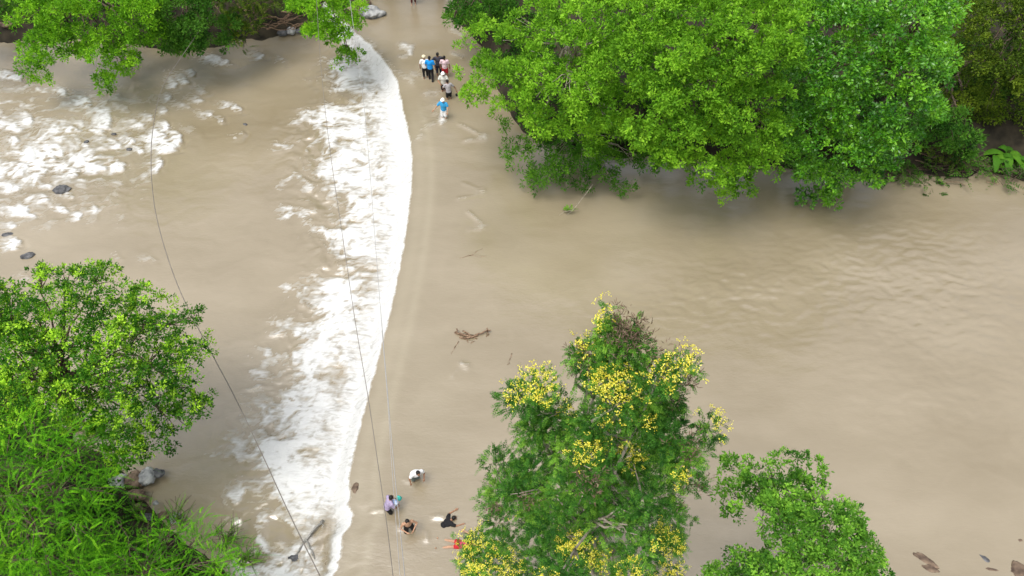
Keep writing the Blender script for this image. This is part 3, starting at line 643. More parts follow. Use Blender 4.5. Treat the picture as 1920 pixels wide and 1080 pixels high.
for a in [('trailing creeper lying on the muddy bank at the water edge right of the glossy tree', 1700, 318, 60, .7, 71, .9, G_MED),
          ('dark creeper sprawling into the brown water on the right bank', 1748, 338, 55, .6, 72, .8, G_DARK),
          ('leafy creeper in the middle of the muddy right bank', 1800, 308, 70, .7, 73, .9, G_MED),
          ('green ground plant next to the broad-leaved banana clump on the right bank', 1850, 312, 60, .7, 74, .8, G_MED),
          ('dark bank plant cut by the right edge of the picture at the shoreline', 1915, 322, 60, .8, 75, .8, G_DARK),
          ('small pale leaved creeper highest on the muddy right bank', 1775, 290, 45, .6, 76, .6, G_OLIVE),
          ('thin creeper hugging the bank directly under the glossy tree', 1675, 322, 40, .5, 77, .6, G_DARK)]:
    plant(a[0], a[1], a[2], a[3], a[4], None, a[7], a[5], group=GR, spread=a[6], ll=.15, lw=.075, k=7, droop=.9)
# broad-leaved clump
def banana(label, px, py, n, seed, L=1.1):
    rng = np.random.default_rng(seed); p = at(px, py, .3); g = gz(p[0], p[1]); p = at(px, py, g)
    root = empty('banana_plant', p); tag(root, label, 'plant')
    V = []; Fq = []; T = []; o = 0
    for i in range(n):
        a = rng.uniform(0, 6.28); el = rng.uniform(.4, 1.1); d = np.array([math.cos(a)*math.cos(el), math.sin(a)*math.cos(el), math.sin(el)]); s = unit(np.cross(d, [0, 0, 1.0]))
        base = np.array([rng.normal()*.25, rng.normal()*.2, .2]); Ll = L*rng.uniform(.7, 1.15); m_ = 7; tt = rng.uniform(.3, .8)
        for j in range(m_+1):
            q = j/m_; c = base+d*Ll*q-np.array([0, 0, 1])*Ll*.75*q*q; wd = .19*math.sin(math.pi*min(1, q*.93+.06))**.6
            V += [c-s*wd-np.array([0, 0, .05]), c+np.array([0, 0, .0]), c+s*wd-np.array([0, 0, .05])]
        for j in range(m_):
            for k_ in (0, 1): Fq.append((o+j*3+k_, o+j*3+k_+1, o+j*3+k_+4, o+j*3+k_+3)); T.append(tt)
        o += (m_+1)*3
    mesh_np('leaves', np.array(V), Fq, G_MED, root, fattr={'tint': np.array(T)}, smooth=True)
    v, f = tube([(0, 0, -.1), (0, 0, .2), (.02, 0, .5)], [.09, .08, .05], 8); mesh_np('stem', v, f, G_OLIVE, root)
banana('broad-leaved banana-like plant on the right bank near the picture edge', 1884, 296, 13, 81)
banana('second smaller broad-leaved plant beneath the banana-like one, at the waterline', 1900, 312, 9, 82, .75)
# matted low growth on the soil of both banks: nobody could count it
rng = np.random.default_rng(300); pts = []
for (xa, xb, ya, yb, n_) in ((-40, 40, 27, 50, 24000), (-24, 6, 4, 21, 7000), (-2, 16, 3, 9, 1200)):
    x = rng.uniform(xa, xb, n_); y = rng.uniform(ya, yb, n_)
    yf = np.interp(x, fw[:, 0], fw[:, 1]); yn = np.interp(x, nw[:, 0], nw[:, 1]); d = np.maximum(y-yf, yn-y)
    k_ = (d > .5) & (d < 9) & (fbm(x*.5, y*.5, 2, 310) > -.25) & ~((x > -6.6) & (x < -2.2) & (y > 40)) & ~((np.abs(x+16) < 2.5) & (y > 40)) & ~((np.abs(x-24) < 5) & (y < 33) & (y > 25)) & ~((np.abs(x+9.3) < 1.4) & (np.abs(y-13.3) < 1.6))
    pts.append(np.stack([x[k_], y[k_], ground_z(x[k_], y[k_])+.05], 1))
pts = np.concatenate(pts)
v, f, t = tufts_to_leaves(rng, pts, np.tile([0, 0, 1.0], (len(pts), 1)), rng.uniform(.15, .4, len(pts)), 16, .16, .08, rng.normal(.45, .2, len(pts)), spread=.9, up=.5)
tag(mesh_np('undergrowth', v, f, G_DARK, fattr={'tint': t}), kind='stuff')
# young grassy shoots at the tip of the near left bank
for a in [('upright pale shoots rising at the tip of the left bank above the foam', 335, 975, 26, 1.1, 91), ('short grassy tuft between the boulders and the feathery shrub', 262, 960, 20, .7, 92),
          ('thin green sprays reaching over the water beside the foam, bottom left', 425, 1010, 40, 1.0, 93), ('dark green spray touching the white foam at the end of the feathery shrub', 462, 1050, 36, .6, 94)]:
    plant(a[0], a[1], a[2], a[3], a[4], None, G_FEATHER, a[5], name='grassy_plant', spread=.22, ll=.07, lw=.018, k=18, up=1.0, z=-.3, droop=.8)

# --- unseen trees added past the frame top to shade the ford end
def copy_tree(src, loc, rz, label, group):
    r_ = src.copy(); link(r_); r_.location = loc; r_.rotation_euler.z = rz; r_['label'] = label; r_['group'] = group
    for ch in list(src.children):
        c_ = ch.copy(); link(c_); c_.parent = r_
    return r_
GB = 'unseen trees added past the top of the frame for shade'
first = tree('unseen dark tree added to shade the end of the ford', None, (-7.6, 46.3, 7), (4, 3.5, 4), 1.3, 40, 'broad', G_DARK, 51, base=(-8.2, 47.2),
             lobes=[(np.array([-7.6, 46.3, 7.6])+unit(np.array(v))*np.array([3.4, 2.8, 3.4])*s, 1.5) for v, s in [((1, 0, 0), 1), ((-1, 0, 0), 1), ((0, 1, .2), 1), ((0, -1, .2), .8), ((0, 0, 1), 1), ((.6, .4, .8), 1), ((-.6, -.4, .8), 1), ((.7, -.5, .3), 1), ((-.7, .5, .2), 1), ((0, 0, 0.1), .2), ((.6, .6, -.2), 1), ((-.5, -.7, 0), 1)]],
             group=GB, leaf=(.3, .16), k=12, tr=.5, trunk_r=.3, bias=.1)
for i, (x, y, rz, nm) in enumerate([(-1.6, 45.8, 1.2, 'right of it'), (-4.6, 46.0, 2.7, 'two along to its right'), (-14, 50.5, 4.0, 'to its left'), (3.5, 51, 5.0, 'three along to its right'), (-21, 50.5, .5, 'further to its left'), (-27.5, 50, 1.9, 'above the rapids')]):
    copy_tree(first, (x, y, gz(x, y)), rz, 'unseen dark tree added past the ford end, '+nm, GB)

# ------------------------------------------------------------------ rocks, driftwood
def rock(label, px, py, size, mat, seed, z=None, name='rock', group=None, flat=.6, ang=0):
    p0 = at(px, py, -.2); wz = water_z(p0[0], p0[1]); zz = wz if z is None else z
    p = at(px, py, zz)
    bm = bmesh.new(); bmesh.ops.create_icosphere(bm, subdivisions=4, radius=1)
    sx, sy = size if isinstance(size, tuple) else (size, size*.8)
    for v in bm.verts:
        n = v.co.normalized(); q = n*1.3+Vector((seed*3.1, seed*1.7, 0))
        d = 1+.36*mnoise.noise(q)+.22*abs(mnoise.noise(q*2.2))+.12*mnoise.noise(q*4.5)+.06*mnoise.noise(q*11)
        v.co = Vector((n.x*d*sx, n.y*d*sy, n.z*d*(sx+sy)*.5*flat))
    me = bpy.data.meshes.new(name); bm.to_mesh(me); bm.free(); me.materials.append(mat)
    for po in me.polygons: po.use_smooth = True
    o = bpy.data.objects.new(name, me); link(o); o.location = p; o.rotation_euler.z = ang
    return tag(o, label, 'rock', group)
rock('dark wet rock ringed by foam in the calmer water at the left', 117, 356, (.36, .30), ROCK, 1)
rock('small dark rock in still water just above the round airy tree', 52, 480, (.30, .16), ROCK, 2, ang=.3)
rock('low grey rock at the right end of the rapids with water curling over it', 460, 234, (.14, .08), ROCK, 3, ang=-.6)
rock('dark rock poking through the foam in the middle of the rapids', 162, 266, (.13, .09), ROCK, 4, ang=.5)
rock('dark rock at the right of the main foam band of the rapids', 243, 280, (.15, .09), ROCK, 5)
rock('slim dark rock above the main foam band of the rapids', 213, 251, (.14, .06), ROCK, 6)
rock('flat grey rock washed over at the left edge below the rapids', 14, 440, (.26, .14), ROCK, 7, flat=.25)
rock('large pale grey boulder at the water edge at the shaded end of the ford', 697, 24, (.72, .48), ROCK_PALE, 8, z=.15, name='boulder')
rock('brown boulder behind the pale one at the end of the ford', 680, 6, (.5, .35), ROCK_BROWN, 9, z=.35, name='boulder')
rock('pale grey stone at the water edge under the dead root tangle', 546, 58, (.26, .22), ROCK_PALE, 10, z=-.6, name='stone', flat=.9)
rock('dark stone left of the pale one under the dead root tangle', 530, 62, (.32, .22), ROCK, 11, z=-.7, name='stone')
rock('small dark stone right of the pale one under the dead root tangle', 560, 58, (.16, .16), ROCK, 12, z=-.6, name='stone')
rock('pale stone showing in the dark gap of leaves above the layered tree', 963, 16, (.28, .30), ROCK_PALE, 13, z=.9, name='stone', flat=1.2)
rock('pinkish stone in the shadow at the top left corner', 14, 46, (.45, .2), ROCK_BROWN, 14, z=-.5, name='stone')
# boulders, near left bank
for i, (lb, px, py, s, mt) in enumerate([('pale brown boulder leaning at the water edge, topmost of the bank pile', 276, 893, (.33, .36), ROCK_PALE), ('tan boulder left of the topmost one in the bank pile', 250, 900, (.38, .32), ROCK_BROWN),
        ('reddish brown boulder in the middle of the bank pile', 256, 928, (.36, .22), ROCK_BROWN), ('grey green boulder half under the leaves at the left of the bank pile', 222, 905, (.4, .3), ROCK_PALE),
        ('small bluish stone standing in the water below the bank pile', 292, 943, (.10, .08), ROCK_PALE), ('dark slate boulder in the water at the right end of the bank pile', 297, 887, (.22, .18), ROCK),
        ('mossy brown boulder at the lower edge of the bank pile', 250, 958, (.34, .22), ROCK_BROWN), ('brown stone among grass shoots below the bank pile', 306, 966, (.22, .14), ROCK_BROWN),
        ('pale stone among the upright shoots at the bank tip', 330, 972, (.19, .22), ROCK_PALE), ('dark stone at the shaded foot of the bank pile', 270, 972, (.3, .2), ROCK)]):
    rock(lb, px, py, s, mt, 20+i, z=-.62, name='boulder')
rock('rounded boulder under pouring water at the bottom of the weir', 556, 1048, (.30, .18), ROCK, 40, z=-.78, name='boulder', flat=.7)
rock('dark block at the lip of the weir beside its lower end', 666, 916, (.13, .20), ROCK_BROWN, 41, z=-.07, name='concrete_block', flat=.35)
for i, (lb, px, py, s, a) in enumerate([('tiny stone breaking the surface in the upper V wake by the trees', 909, 264, (.07, .05), 0), ('tiny stone in the middle V wake beside the far trees', 907, 369, (.07, .05), 0), ('tiny stone in the lowest V wake beside the far trees', 909, 433, (.07, .05), 0),
        ('small stone making a curl of foam above the first wader', 764, 104, (.16, .10), 0), ('small stone with a ripple below the driftwood', 874, 692, (.06, .05), 0),
        ('broad dark streaked rock just under the surface near the bottom right', 1736, 1050, (.42, .13), -.6), ('mottled green rock awash below the dark streaked one, bottom right', 1745, 1066, (.26, .12), -.3), ('small brown stone alone between the two dark patches, bottom right', 1790, 1046, (.09, .07), -.6),
        ('dark wedge of rock awash near the bottom right corner', 1847, 1048, (.22, .08), -.8), ('thin flat rock below the dark wedge, bottom right', 1858, 1068, (.24, .05), -.2), ('small stone near the right edge above the corner rocks', 1913, 1013, (.09, .06), 0), ('speck of rock at the upper left of the dark streaked one', 1700, 1035, (.07, .05), -.5),
        ('mud brown rock rising in the very bottom right corner', 1922, 1078, (.5, .3), -.8)]):
    rock(lb, px, py, s, ROCK_BROWN if i != 8 else ROCK, 60+i, z=-.01 if i < 5 else -.018, name='stone' if s[0] < .2 else 'rock', flat=.22, ang=a)

def wood_thing(name, label, cat, px, py, z, branches, mat, seed):
    rng = np.random.default_rng(seed); p = at(px, py, z); parts = []
    for (pts, r0, r1) in branches:
        P = np.array([at(a, b_, z+h) for a, b_, h in pts])-p
        Q = np.array([[np.interp(s, np.linspace(0, 1, len(P)), P[:, k_]) for k_ in range(3)] for s in np.linspace(0, 1, 8)])
        Q[1:-1] += rng.normal(size=(6, 3))*.02; parts.append(tube(Q, np.linspace(r0, r1, 8), 7))
    v, f = merge2(parts); o = mesh_np(name, v, f, mat, smooth=True); o.location = p
    return tag(o, label, cat)
LOGM = noise_mat('grey_wet_wood', (.16, .155, .14), (.34, .33, .30), 9, .6, .5)
DW = noise_mat('wet_wood', (.10, .06, .035), (.30, .20, .13), 9, .7, .5)
wood_thing('driftwood', 'forked brown driftwood branch caught on the ford in midstream', 'driftwood', 885, 628, 0,
           [([(853, 623, .03), (868, 626, .07), (882, 632, .10), (896, 629, .03)], .05, .045), ([(868, 620, .0), (880, 628, .08), (895, 636, .0)], .035, .025), ([(886, 633, .05), (900, 625, .08), (912, 621, .10), (920, 619, .18)], .04, .025),
            ([(913, 615, .25), (916, 624, .1), (912, 632, 0)], .035, .02), ([(856, 616, .2), (858, 626, .05), (870, 630, .02)], .03, .03), ([(862, 632, .02), (876, 634, .08), (890, 631, .08)], .05, .03),
            ([(872, 636, .0), (880, 644, .02), (890, 640, .03)], .02, .012), ([(860, 640, -.01), (852, 652, .01), (846, 664, .0)], .018, .01)], DW, 3)
wood_thing('floating_twig', 'thin dark twig drifting right of the driftwood', 'twig', 957, 672, 0, [([(960, 662, .0), (957, 672, .01), (951, 684, 0)], .014, .01)], DW, 4)
wood_thing('submerged_branch', 'pale shadowy branch just under the surface above the driftwood', 'branch', 893, 475, 0, [([(862, 484, -.01), (885, 478, .006), (905, 466, .0)], .015, .01), ([(885, 478, 0), (900, 482, .008), (912, 480, 0)], .012, .01)], DW, 5)
wood_thing('fallen_log', 'long grey log jammed diagonally in the foam at the foot of the weir', 'log', 575, 1015, -.62, [([(606, 975, .10), (590, 992, .10), (570, 1015, .07), (556, 1040, -.02)], .045, .035), ([(572, 1010, .07), (584, 1030, .05), (590, 1048, -.02)], .035, .02), ([(600, 978, .1), (606, 984, .14), (603, 990, .16)], .02, .015)], LOGM, 6)
wood_thing('bare_twig', 'bare twig with a few leaves reaching over the water below the dark sapling', 'twig', 1080, 385, .4, [([(1112, 345, .6), (1100, 362, .6), (1086, 380, .5), (1062, 404, .3)], .022, .008), ([(1076, 392, .4), (1060, 396, .4), (1048, 404, .3)], .010, .006)], BARK_PALE, 7)
plant('little spray of leaves at the end of the bare twig', 1064, 394, 9, .35, None, G_BRIGHT, 96, name='leaf_spray', cat='foliage', spread=.15, ll=.12, lw=.05, k=6, z=.3)
rng = np.random.default_rng(77); brs = []
for i in range(38):
    x = rng.uniform(455, 560); y = rng.uniform(8, 56); L_ = rng.uniform(18, 48); a = rng.normal(-.25, .5); h = rng.uniform(.2, 1.2)
    brs.append(([(x, y, h), (x+L_*.5*math.cos(a), y+L_*.5*math.sin(a)+rng.normal()*3, h+.1), (x+L_*math.cos(a), y+L_*math.sin(a), h-.3)], rng.uniform(.02, .05), .012))
brs += [([(500, 55, .5), (510, 52, .6), (520, 50, .55)], .05, .03), ([(528, 22, .9), (538, 22, 1), (548, 26, .9)], .05, .03), ([(444, 6, 1.6), (450, 14, 1.5), (456, 12, 1.4)], .05, .03), ([(416, 56, .6), (424, 38, 1.2), (432, 24, 1.6)], .03, .02), ([(484, 60, 0), (482, 50, .6), (486, 40, 1)], .03, .02)]
wood_thing('dead_roots', 'tangle of dead brown roots and branches on the far bank beside the vivid green tree', 'driftwood', 510, 40, -.4, brs, DW, 8)
wood_thing('dead_branches', 'bare drowned twigs sticking out of the muddy right bank', 'branch', 1760, 320, .1, [([(1765, 345, 0), (1785, 340, .1), (1810, 347, 0)], .02, .012), ([(1720, 285, .6), (1745, 296, .5), (1775, 292, .4)], .025, .012), ([(1715, 300, .4), (1735, 305, .4), (1760, 320, .1)], .02, .01), ([(1780, 330, .1), (1800, 320, .3), (1825, 322, .2)], .02, .01), ([(1850, 340, .0), (1862, 343, .05), (1872, 346, 0)], .02, .012)], DW, 9)

# ------------------------------------------------------------------ cables over the river
CABLE = plain('dark_cable', (.17, .15, .13), .6); CABLE_L = plain('weathered_cable', (.34, .33, .32), .5)
def cable(label, pts, zA, zB, rad, mat, midz=None):
    n = len(pts); A = at(*pts[0], zA); B = at(*pts[-1], zB); d = B-A; nrm = np.array([d[1], -d[0], 0]); nrm = nrm/np.linalg.norm(nrm)
    P = []
    for i, (a, b_) in enumerate(pts):
        if i == 0: P.append(A); continue
        if i == n-1: P.append(B); continue
        if midz is None:
            t = (nrm@(A-CAM))/(nrm@ray(a, b_)); P.append(CAM+ray(a, b_)*t)
        else:
            s = (b_-pts[0][1])/(pts[-1][1]-pts[0][1]); P.append(at(a, b_, zA+(zB-zA)*s-4*midz*s*(1-s)))
    P = np.array(P)
    s = np.linspace(0, n-1, n*6)
    # Catmull style smoothing
    Q = np.stack([np.interp(s, np.arange(n), P[:, k_]) for k_ in range(3)], 1)
    for _ in range(8): Q[1:-1] = (Q[:-2]+2*Q[1:-1]+Q[2:])/4
    v, f = tube(Q-A, np.full(len(Q), rad), 6); o = mesh_np('cable', v, f, mat, smooth=True); o.location = A
    return tag(o, label, 'cable')
cable('thick dark cable sagging in a wide curve across the left of the river', [(392, 30), (352, 90), (318, 138), (300, 172), (290, 215), (283, 270), (283, 330), (290, 395), (305, 455), (330, 530), (358, 590), (395, 660), (440, 742), (500, 870), (545, 970), (600, 1080), (650, 1180)], 3, 7, .017, CABLE, 2.2)
cable('thin dark cable running down over the middle of the white foam', [(592, -30), (598, 80), (604, 150), (612, 230), (625, 330), (645, 460), (668, 620), (690, 740), (710, 880), (725, 980), (737, 1080), (745, 1160)], 6, 8, .011, CABLE, 1.5)
cable('thin pale cable starting in front of the vivid green tree at the weir top', [(652, -40), (656, 0), (664, 60), (680, 170), (692, 300), (703, 450), (715, 600), (728, 750), (739, 880), (751, 1000), (759, 1080), (766, 1160)], 6, 8.4, .011, CABLE_L, 1.4)
cable('thinner pale twin cable just left of the other pale one near the waders', [(716, 620), (727, 750), (735, 880), (744, 1000), (750, 1080), (756, 1160)], 6.4, 8.4, .008, CABLE_L, .1)

# ------------------------------------------------------------------ people
def caps(bm, a, b_, ra, rb, seg=10):
    a = Vector(a); b_ = Vector(b_)
    for c, r_ in ((a, ra), (b_, rb)):
        bmesh.ops.create_icosphere(bm, subdivisions=2, radius=r_, matrix=Matrix.Translation(c))
    d = b_-a
    if d.length > 1e-4:
        M = Matrix.Translation((a+b_)/2) @ d.to_track_quat('Z', 'Y').to_matrix().to_4x4()
        bmesh.ops.create_cone(bm, cap_ends=True, segments=seg, radius1=ra, radius2=rb, depth=d.length, matrix=M)
def ell(bm, c, s, rot=None):
    M = Matrix.Translation(c) @ (rot or Matrix.Identity(4)) @ Matrix.Diagonal((*s, 1))
    bmesh.ops.create_icosphere(bm, subdivisions=3, radius=1, matrix=M)
def remesh(bm, name, mat, parent, vox=.014, sm=2):
    me = bpy.data.meshes.new(name); bm.to_mesh(me); bm.free()
    tmp = bpy.data.objects.new('tmp', me); C.objects.link(tmp)
    mo = tmp.modifiers.new('r', 'REMESH'); mo.mode = 'VOXEL'; mo.voxel_size = vox
    ms = tmp.modifiers.new('s', 'SMOOTH'); ms.iterations = sm; ms.factor = .5
    dg = bpy.context.evaluated_depsgraph_get(); ev = tmp.evaluated_get(dg)
    m2 = bpy.data.meshes.new_from_object(ev); m2.name = name
    bpy.data.objects.remove(tmp); m2.materials.clear(); m2.materials.append(mat)
    m2.polygons.foreach_set('use_smooth', np.ones(len(m2.polygons), bool))
    o = bpy.data.objects.new(name, m2); link(o, parent); return o
SKIN = plain('brown_skin', (.30, .155, .090), .55, .08); SKIN_L = plain('tan_skin', (.42, .24, .15), .55, .08)
HAIR = plain('black_hair', (.012, .010, .009), .5)
def cloth(n, c): return noise_mat(n, tuple(x*.85 for x in c), tuple(min(1, x*1.1) for x in c), 14, .85, .3)
def person(label, px, py, z, face, H=1.62, skin=SKIN, shirt=None, shorts=None, hat=None, legcover=.45, lean=0, side=0, arms=None, legs=None, rot=None, hair=True, sleeve=.6, build=1.0, head_dir=(0, 0)):
    """px,py: where the feet are; face: direction faced (deg, 0=+Y away from the camera, 90=-X)"""
    root = empty('person', at(px, py, z)); tag(root, label, 'person', None)
    root.rotation_euler = rot if rot else (0, 0, math.radians(face))
    k = H/1.7; q = build
    R_ = Matrix.Rotation(math.radians(-lean), 4, 'X') @ Matrix.Rotation(math.radians(side), 4, 'Y')
    pel = Vector((0, 0, .93))
    def up(v): return pel + R_ @ (Vector(v)-pel)
    sh = [up((-.18*q, 0, 1.40)), up((.18*q, 0, 1.40))]; neck = up((0, 0, 1.46)); chest = up((0, .01, 1.27)); waist = up((0, 0, 1.07))
    hc = up((head_dir[0], .03+head_dir[1], 1.615))
    arms = arms or (((-.27, .02, 1.13), (-.27, .12, .88)), ((.27, .02, 1.13), (.27, .12, .88)))
    arms = [[up(p) for p in a] for a in arms]
    legs = legs or (((-.10, .03, .50), (-.11, -.02, .08)), ((.10, .06, .50), (.12, .08, .08)))
    hips = [Vector((-.09, 0, .90)), Vector((.09, 0, .90))]
    def sc(v): return Vector(v)*k
    bm = bmesh.new()
    ell(bm, sc(pel), (.155*q*k, .11*q*k, .12*k)); ell(bm, sc(waist), (.135*q*k, .10*q*k, .14*k)); ell(bm, sc(chest), (.165*q*k, .11*q*k, .19*k), R_)
    caps(bm, sc(chest+Vector((0, 0, .05))), sc(neck), .075*k, .055*k); caps(bm, sc(sh[0]), sc(sh[1]), .065*k, .065*k); caps(bm, sc(neck), sc(hc), .052*k, .055*k)
    ell(bm, sc(hc), (.074*k, .092*k, .112*k)); ell(bm, sc(hc+Vector((0, .035, -.055))), (.048*k, .052*k, .055*k)); ell(bm, sc(hc+Vector((0, .095, -.015))), (.013*k, .02*k, .022*k))
    for s in (-1, 1): ell(bm, sc(hc+Vector((s*.077, 0, -.005))), (.012*k, .022*k, .032*k)); 
    ell(bm, sc(hc+Vector((0, .085, -.062))), (.026*k, .012*k, .010*k))
    for i, s in enumerate((-1, 1)):
        e, wr = arms[i]; caps(bm, sc(sh[i]), sc(e), .052*k*q, .040*k); caps(bm, sc(e), sc(wr), .040*k, .026*k)
        d = (wr-e).normalized(); sd_ = d.cross(Vector((0, 1, .01))).normalized()
        if sd_.length < .5: sd_ = Vector((1, 0, 0))
        pn = wr+d*.05; nn = d.cross(sd_)
        caps(bm, sc(wr), sc(pn), .026*k, .034*k); ell(bm, sc(wr+d*.055), (.038*k, .03*k, .04*k))
        for j, ln in enumerate((.070, .080, .074, .058)):
            o_ = pn+sd_*(j-1.5)*.021+d*.02; m1 = o_+d*ln*.55+nn*.008; m2 = m1+d*ln*.42+nn*.030
            caps(bm, sc(o_), sc(m1), .0105*k, .0098*k, 6); caps(bm, sc(m1), sc(m2), .0098*k, .0085*k, 6)
        t0 = wr+d*.03-sd_*s*.03; t1 = t0+(d*.7-sd_*s*.7).normalized()*.05; caps(bm, sc(t0), sc(t1), .013*k, .010*k, 6)
        kn, an = Vector(legs[i][0]), Vector(legs[i][1])
        caps(bm, sc(hips[i]), sc(kn), .085*k*q, .055*k); caps(bm, sc(kn), sc(kn+(an-kn)*.35), .054*k, .055*k); caps(bm, sc(kn+(an-kn)*.35), sc(an), .055*k, .036*k)
        caps(bm, sc(an+Vector((0, -.03, -.035))), sc(an+Vector((s*.015, .15, -.05))), .036*k, .026*k)
    remesh(bm, 'body', skin, root, .0115*k, 1)
    bm = bmesh.new()
    bm.free()
    for s in (-1, 1):
        bm = bmesh.new(); ell(bm, sc(hc+Vector((s*.030, .086, .012))), (.012*k, .008*k, .008*k))
        me = bpy.data.meshes.new('eye'); bm.to_mesh(me); bm.free(); me.materials.append(HAIR); link(bpy.data.objects.new('eye', me), root)
    if hair:
        bm = bmesh.new(); ell(bm, sc(hc+Vector((0, -.022, .030))), (.090*k, .098*k, .104*k)); ell(bm, sc(hc+Vector((0, -.055, -.02))), (.075*k, .06*k, .08*k)); remesh(bm, 'hair', HAIR, root, .02*k, 1)
    if hat:
        bm = bmesh.new(); ell(bm, sc(hc+Vector((0, 0, .065))), (.098*k, .108*k, .085*k)); ell(bm, sc(hc+Vector((0, .03, .045))), (.13*k, .16*k, .018*k)); remesh(bm, 'cap', hat, root, .014*k, 1)
    if shirt:
        bm = bmesh.new(); ell(bm, sc(chest), (.192*q*k, .140*q*k, .20*k), R_); ell(bm, sc(waist), (.168*q*k, .135*q*k, .19*k)); ell(bm, sc(pel+Vector((0, 0, .02))), (.172*q*k, .135*q*k, .10*k))
        caps(bm, sc(sh[0]), sc(sh[1]), .082*k, .082*k)
        for i in (0, 1): e = arms[i][0]; caps(bm, sc(sh[i]), sc(sh[i].lerp(e, sleeve)), .078*k*q, .072*k)
        remesh(bm, 'shirt', shirt, root, .018*k, 1)
    if shorts:
        bm = bmesh.new(); ell(bm, sc(pel), (.172*q*k, .13*q*k, .125*k))
        for i in (0, 1):
            kn, an = Vector(legs[i][0]), Vector(legs[i][1])
            if legcover <= 1: caps(bm, sc(hips[i]), sc(hips[i].lerp(kn, legcover)), .104*k*q, .092*k)
            else: caps(bm, sc(hips[i]), sc(kn), .104*k*q, .075*k); caps(bm, sc(kn), sc(kn.lerp(an, legcover-1)), .075*k, .062*k)
        remesh(bm, 'trousers' if legcover > 1 else 'shorts', shorts, root, .018*k, 1)
    return root
BLUE = cloth('bright_blue_cloth', (.010, .27, .72)); BLUE2 = cloth('sky_blue_cloth', (.04, .32, .62)); NAVY = cloth('navy_cloth', (.015, .02, .045)); BLACK = cloth('black_cloth', (.012, .012, .014))
WHITE = cloth('white_cloth', (.78, .78, .78)); CREAM = cloth('cream_cloth', (.80, .70, .50)); RED = cloth('red_cloth', (.45, .02, .03)); PINK = cloth('pink_cloth', (.68, .50, .54)); GREY = cloth('grey_cloth', (.38, .36, .37))
MAROON = cloth('maroon_cloth', (.09, .015, .015)); LILAC = cloth('lilac_plaid_cloth', (.34, .28, .42)); MAG = cloth('magenta_cloth', (.55, .03, .12)); DGREY = cloth('dark_grey_cloth', (.05, .05, .065)); TEAL = cloth('teal_plastic', (.05, .42, .36)); GRN = cloth('grey_green_cloth', (.12, .15, .14))
walk = (((-.10, .12, .50), (-.11, .10, .08)), ((.10, .02, .50), (.11, -.14, .10)))
hold = (((-.30, .12, 1.18), (-.16, .30, 1.12)), ((.30, .12, 1.18), (.16, .30, 1.12)))
wide = (((-.42, .05, 1.24), (-.58, .12, 1.12)), ((.42, .05, 1.24), (.58, .12, 1.12)))
zb = -.08
person('person wading in a cream cap and white shirt beside the bright blue shirt', 799, 150, zb, 10, 1.6, SKIN, WHITE, BLACK, CREAM, 1.5, hair=False)
person('person in a bright blue shirt and black trousers striding away', 809, 153, zb, -8, 1.66, SKIN, BLUE, BLACK, None, 1.95, legs=walk)
person('person wading in a dark navy top, middle of the top group', 824, 146, zb-.1, 5, 1.66, SKIN, DGREY, NAVY, None, 1.3, arms=hold, sleeve=1.0)
person('person wading in a pale pink top and red shorts, right of the top group', 836, 151, zb-.1, 0, 1.62, SKIN, PINK, RED, None, .8)
person('person wading in a white cap and pale shirt just below the top group', 834, 180, zb-.25, 175, 1.6, SKIN, cloth('off_white_cloth', (.62, .62, .56)), BLACK, WHITE, .8, hair=False, arms=hold)
person('black haired wader in a grey shirt stretching one arm out to the right', 843, 195, zb-.25, 20, 1.55, SKIN, GREY, BLACK, None, .8, arms=(((-.30, .1, 1.2), (-.2, .3, 1.1)), ((.42, .05, 1.10), (.50, .06, .85))), lean=10)
person('person wading in a white cap and sky blue shirt, lowest of the upper people', 834, 230, zb-.2, 165, 1.62, SKIN_L, BLUE2, WHITE, WHITE, .9, hair=False, arms=(((-.30, .06, 1.2), (-.30, .25, 1.0)), ((.38, .1, 1.15), (.48, .28, 1.05))))
person('person in dark red trousers at the far end of the ford, top edge', 776, 8, -.02, 180, 1.65, SKIN_L, MAROON, MAROON, None, 1.7)
person('person wading in a white shirt bending forward, uppermost of the lower group', 781, 906, -.40, -155, 1.58, SKIN, WHITE, GRN, None, .9, lean=28, side=-8, arms=(((-.32, .1, 1.22), (-.25, .32, 1.15)), ((.32, .1, 1.22), (.3, .3, 1.05))), build=1.1)
person('person wading in a lilac checked shirt carrying a blue and white bundle', 731, 968, -.40, -60, 1.56, SKIN, LILAC, BLACK, None, .95, lean=22, arms=(((-.30, .16, 1.18), (-.18, .38, 1.08)), ((.30, .16, 1.18), (.18, .38, 1.08))))
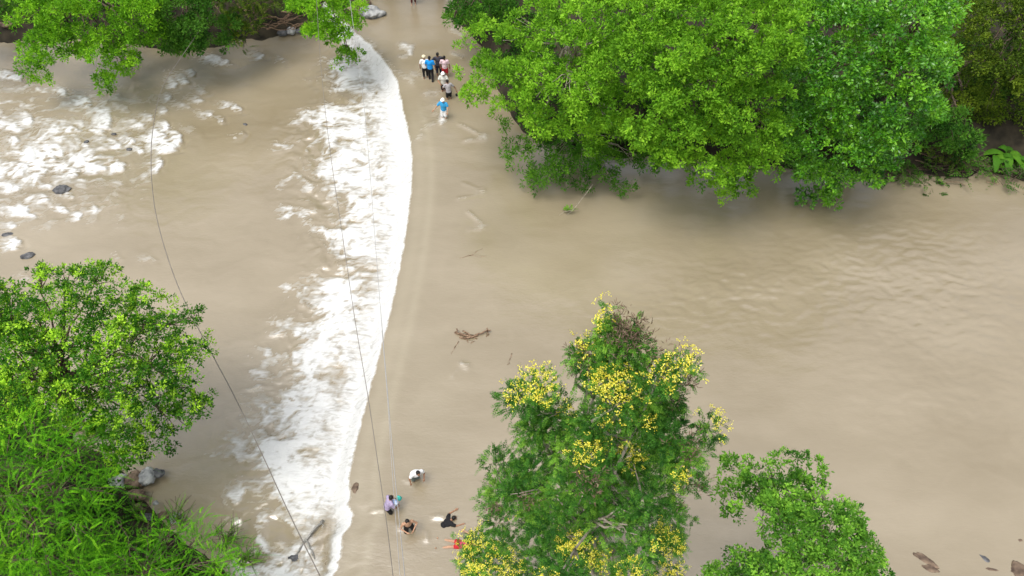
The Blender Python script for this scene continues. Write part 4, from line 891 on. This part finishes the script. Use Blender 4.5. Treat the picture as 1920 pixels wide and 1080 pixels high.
person('shirtless wader in black shorts with both arms folded in front', 770, 1001, -.42, -160, 1.55, SKIN_L, None, BLACK, None, .97, lean=10, arms=(((-.34, .08, 1.2), (-.14, .30, 1.14)), ((.34, .08, 1.2), (.14, .30, 1.14))), legs=(((-.15, .03, .50), (-.18, 0, .08)), ((.15, .06, .50), (.18, .02, .08))))
person('black haired swimmer in a dark shirt splashing in the water by the flowering tree', 830, 1006, -1.0, -60, 1.55, SKIN, BLACK, BLACK, None, .8, lean=62, arms=(((-.3, .1, 1.5), (-.3, .2, 1.72)), ((.3, .1, 1.5), (.35, .2, 1.7))))
# floating on the back: legs point left, head to the right
person('swimmer in a red and magenta suit lying on the water with legs pointing left', 819, 1017, -.09, 0, 1.55, SKIN_L, MAG, RED, None, .35, rot=(math.radians(84), 0, math.radians(83)), legs=(((-.16, 0.05, .50), (-.26, .0, .08)), ((.10, .05, .50), (.12, .0, .08))),
       arms=(((-.42, .05, 1.3), (-.55, .1, 1.1)), ((.42, .05, 1.3), (.52, .1, 1.05))), sleeve=.1)
def bundle(name, label, cat, px, py, z, s, mat, seed, band=None):
    bm = bmesh.new(); bmesh.ops.create_icosphere(bm, subdivisions=4, radius=1)
    for v in bm.verts:
        n = v.co.normalized(); q = n*2+Vector((seed, 0, 0)); d = 1+.22*mnoise.noise(q)+.08*mnoise.noise(q*3)
        v.co = Vector((n.x*d*s[0], n.y*d*s[1], n.z*d*s[2]))
    me = bpy.data.meshes.new(name); bm.to_mesh(me); bm.free(); me.materials.append(mat)
    for po in me.polygons: po.use_smooth = True
    p = at(px, py, z); o = bpy.data.objects.new(name, me); link(o); o.location = p; return tag(o, label, cat)
bundle('bundle', 'blue and white cloth bundle carried by the wader in lilac', 'bundle', 738, 943, .62, (.17, .13, .13), noise_mat('blue_white_cloth', (.05, .22, .65), (.75, .80, .85), 6, .8), 3)
bundle('plastic_bag', 'teal plastic bag beside the blue and white bundle', 'bag', 748, 934, .62, (.10, .08, .15), TEAL, 5)
bundle('bag', 'small black bag dangling from the outstretched hand of the grey shirted wader', 'bag', 856, 178, .55, (.06, .06, .09), BLACK, 7)
